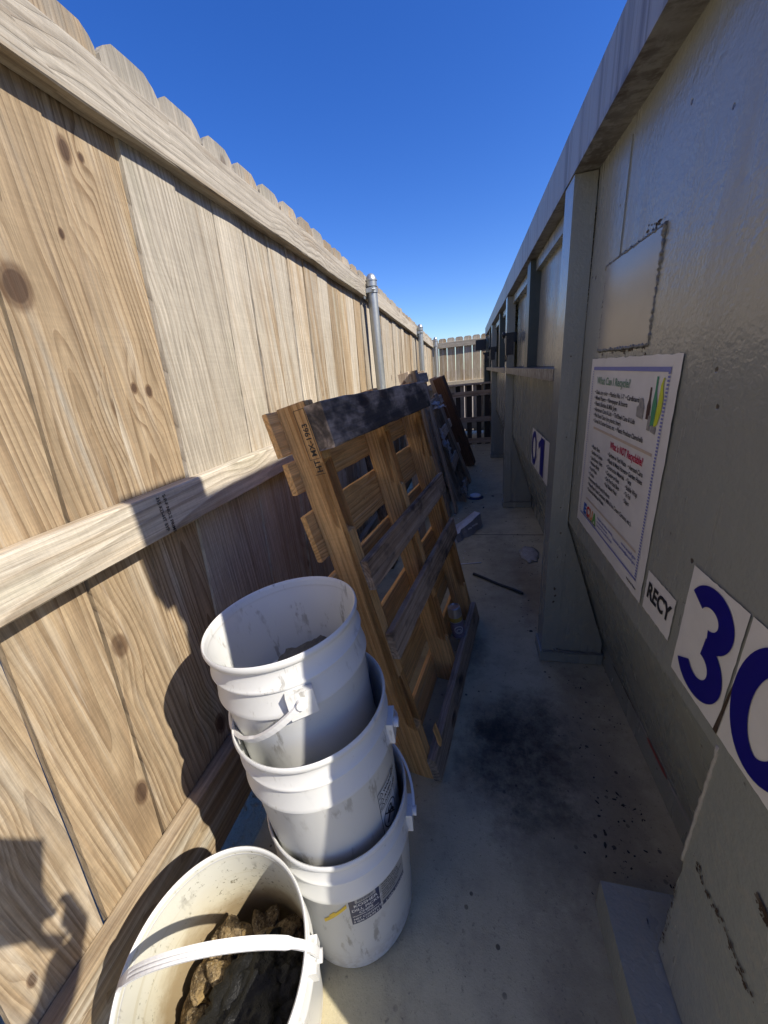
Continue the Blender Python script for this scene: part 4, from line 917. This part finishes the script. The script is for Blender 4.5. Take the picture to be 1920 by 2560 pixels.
bm = bmesh.new(); lathe(bm, [(0, .015), (.062, .015), (.075, .004), (.078, 0), (0, 0)], 24); obj('rim', bm, NAVY, lid, smooth=True)
bm = bmesh.new(); tube(bm, [(-.09, 0, .010), (-.075, .0, .006), (-.06, 0, .006), (0, 0, .006), (.07, .0, .006)], [.003, .014, .006, .0035, .004], 10)
for v in bm.verts: v.co.z = .003 + (v.co.z - .003) * .45
sp = obj('plastic_spoon', bm, WHITEP, None, Matrix.Translation((-.02, 2.13, .001)) @ Matrix.Rotation(R(12), 4, 'Z'), smooth=True); tag(sp, 'small white plastic spoon lying in front of the crushed carton', 'spoon')
bm = bmesh.new(); P0, P1 = Vector((-.045, 2.20, .010)), Vector((.325, 1.985, .009)); P0 = Vector((.0, 1.99, .010)); P1 = Vector((.262, 1.80, .009))
tube(bm, [P0.lerp(P1, t) + Vector((0, 0, .002 * math.sin(t * 9))) for t in [i / 12 for i in range(13)]], [.010, .009] + [.008] * 10 + [.007], 8); tag(obj('iron_rod', bm, BLKM), 'thin black rod lying across the stained concrete walkway', 'rod')
bm = bmesh.new(); bmesh.ops.create_icosphere(bm, subdivisions=3, radius=1)
for v in bm.verts: p = v.co; k = 1 + .35 * mnoise.noise(p * 2.2); v.co = Vector((p.x * .055 * k, p.y * .11 * k, max(-.2, p.z) * .014 * k + .005))
tag(obj('paper_scrap', bm, BARE, None, Matrix.Translation((.36, 2.27, 0)), smooth=True), 'dirty flattened paper scrap lying under the container edge', 'scrap')
# grit and crumbs along the container and around
def crumbs(name, label, spots, mat, n):
    bm = bmesh.new()
    for _ in range(n):
        x0, x1, y0, y1, r0, r1 = random.choice(spots); r = r0 + (r1 - r0) * random.random() ** 3; x, y = random.uniform(x0, x1), random.uniform(y0, y1)
        Mx = Matrix.Translation((x, y, r * .3)) @ Matrix.Rotation(random.random() * 6, 4, 'Z') @ Matrix.Diagonal((random.uniform(.6, 2.6), 1, .5, 1))
        vs = bmesh.ops.create_icosphere(bm, subdivisions=1, radius=r, matrix=Mx)['verts']
        for v in vs: v.co += Vector((random.gauss(0, r * .2), random.gauss(0, r * .2), 0))
    return tag(obj(name, bm, mat), label, None, None, 'stuff')
crumbs('debris', 'dark crumbs scattered on the concrete along the container', [(.34, .50, .66, 1.28, .0006, .0032), (.25, .48, .55, 1.1, .0006, .0022), (.32, .46, .60, .8, .0008, .004), (-.1, .4, .35, 1.6, .0005, .0015), (0.2, .45, 1.4, 3.2, .001, .005), (-.15, .2, 2.2, 6, .002, .010)], RUBBLE, 360)
crumbs('litter', 'small pale scraps on the concrete near the far pallets', [(-.05, .15, 3.0, 6.0, .002, .014), (-.2, .0, 2.2, 3.0, .001, .006)], WHITEP, 40)
crumbs('gravel', 'loose dirt and gravel in the gap under the left fence', [(-.70, -.60, -.2, 7.2, .003, .016)], DIRT, 700)

# ------------------------------------------------------------------ the photographer, behind the camera: only the shadow shows
def skin(name, V, E, rad_, mat, parent, sub=2):
    me = bpy.data.meshes.new(name); me.from_pydata([Vector(v) for v in V], E, []); me.materials.append(mat)
    o = link(bpy.data.objects.new(name, me)); o.parent = parent
    m = o.modifiers.new('Skin', 'SKIN'); m.use_smooth_shade = True
    for i, r in enumerate(rad_):
        sv = me.skin_vertices[0].data[i]; sv.radius = r if isinstance(r, tuple) else (r, r); sv.use_root = (i == 0)
    u = o.modifiers.new('Subdivision', 'SUBSURF'); u.levels = u.render_levels = sub
    return o
SKINM = simple('skin', (.42, .24, .16), .55, 0, .06, 20, .05); SHIRT = simple('grey_tshirt', (.22, .23, .25), .9, 0, .1, 200, .2); JEANS = simple('blue_jeans', (.05, .07, .13), .9, 0, .25, 200, .3); HAIR = simple('dark_hair', (.03, .02, .015), .6, 0, .3, 200, .5)
pe_ = thing('person', 'photographer in grey shirt and jeans holding a phone, shadow falling on the fence', 'person', (.04, -.46, 0))
V = [(0, 0, .94), (0, 0, 1.10), (0, 0, 1.26), (0, -.01, 1.40), (0, .0, 1.47), (0, .02, 1.53), (0, .03, 1.60), (0, .02, 1.68),
     (.17, -.01, 1.40), (.23, .10, 1.15), (.10, .34, 1.08), (.05, .40, 1.09), (-.17, -.01, 1.40), (-.25, .10, 1.15), (-.16, .34, 1.08), (-.11, .40, 1.09),
     (.09, 0, .88), (.10, .01, .50), (.10, -.02, .09), (.11, .10, .04), (-.09, 0, .88), (-.10, .01, .50), (-.10, -.02, .09), (-.11, .10, .04)]
E = [(0, 1), (1, 2), (2, 3), (3, 4), (4, 5), (5, 6), (6, 7), (3, 8), (8, 9), (9, 10), (10, 11), (3, 12), (12, 13), (13, 14), (14, 15), (0, 16), (16, 17), (17, 18), (18, 19), (0, 20), (20, 21), (21, 22), (22, 23)]
rr_ = [(.15, .10), (.135, .095), (.15, .10), (.13, .09), .055, (.07, .075), (.078, .095), (.055, .07), .058, .043, .028, .030, .058, .043, .028, .030, .085, .058, .042, .035, .085, .058, .042, .035]
body = skin('body', V, E, rr_, SKINM, pe_)
skin('shirt', V[:4] + [V[8], (.205, .06, 1.25), V[12], (-.215, .06, 1.25)], [(0, 1), (1, 2), (2, 3), (3, 4), (4, 5), (3, 6), (6, 7)], [(.158, .108), (.145, .104), (.16, .11), (.14, .10), .070, .066, .070, .066], SHIRT, pe_)
skin('trousers', [V[0], V[16], V[17], (.10, -.01, .12), V[20], V[21], (-.10, -.01, .12)], [(0, 1), (1, 2), (2, 3), (0, 4), (4, 5), (5, 6)], [(.162, .114), .096, .072, .062, .096, .072, .062], JEANS, pe_)
bm = bmesh.new(); bmesh.ops.create_uvsphere(bm, u_segments=24, v_segments=16, radius=1)
for v in bm.verts:
    if v.co.z < -.1 and v.co.y > -.2: v.co *= .86
    v.co = Vector((v.co.x * .083, v.co.y * .100 + .015, v.co.z * .095 + 1.645))
obj('hair', bm, HAIR, pe_, smooth=True)
FV, FE, FR = [], [], []
for sx, wx in ((1, .05), (-1, -.11)):
    for k in range(4):
        b0 = len(FV); zf = 1.125 - .020 * k; xk = wx - sx * .02
        FV += [(wx + sx * .002, .405, zf), (xk - sx * .006, .432, zf), (xk - sx * .024, .440, zf - .002), (xk - sx * (.040 - .003 * k), .437, zf - .004)]; FE += [(b0, b0 + 1), (b0 + 1, b0 + 2), (b0 + 2, b0 + 3)]; FR += [.010, .009, .0085, .007]
    b0 = len(FV); FV += [(wx, .395, 1.10), (wx - sx * .02, .385, 1.13), (wx - sx * .035, .388, 1.15)]; FE += [(b0, b0 + 1), (b0 + 1, b0 + 2)]; FR += [.012, .010, .008]
fo = skin('fingers', FV, FE, FR, SKINM, body, 1)
for i in (0, 4, 8, 12, 16, 19, 23, 27, 31, 35):
    if i < len(FV): fo.data.skin_vertices[0].data[i].use_root = True
ph = thing('phone', 'dark phone held up in both hands by the photographer', 'phone', (0, 0, 0))
bm = bmesh.new(); box(bm, (-.022, -.045, .018), (.077, .160, .008)); po_ = obj('body', bm, BLKM, ph, bevel=.003)
bm = bmesh.new(); box(bm, (-.022, -.045, .0224), (.072, .153, .0008)); obj('screen', bm, CARDD, ph)
ph.matrix_world = cam.matrix_world.copy()
lean_board('narrow pale edged slat leaning beside the dark plank with the bright sawn top', (-.14, 3.05, .01), (-.36, 3.02, 1.10), (.1, 1, 0), .07, .02, DARKW, (.8, .1, .6, 1))
lean_board('splintered dark board leaning between the blackened pallet and the red beam', (-.03, 3.95, .01), (-.36, 3.85, .98), (.2, 1, 0), .10, .025, DARKW, (.4, .4, .8, 1))
lean_board('grey brown plank lying low along the fence foot under the old pallets', (-.44, 2.25, .03), (-.46, 3.3, .03), (1, 0, .3), .10, .03, DARKW, (.7, .1, .8, 1))
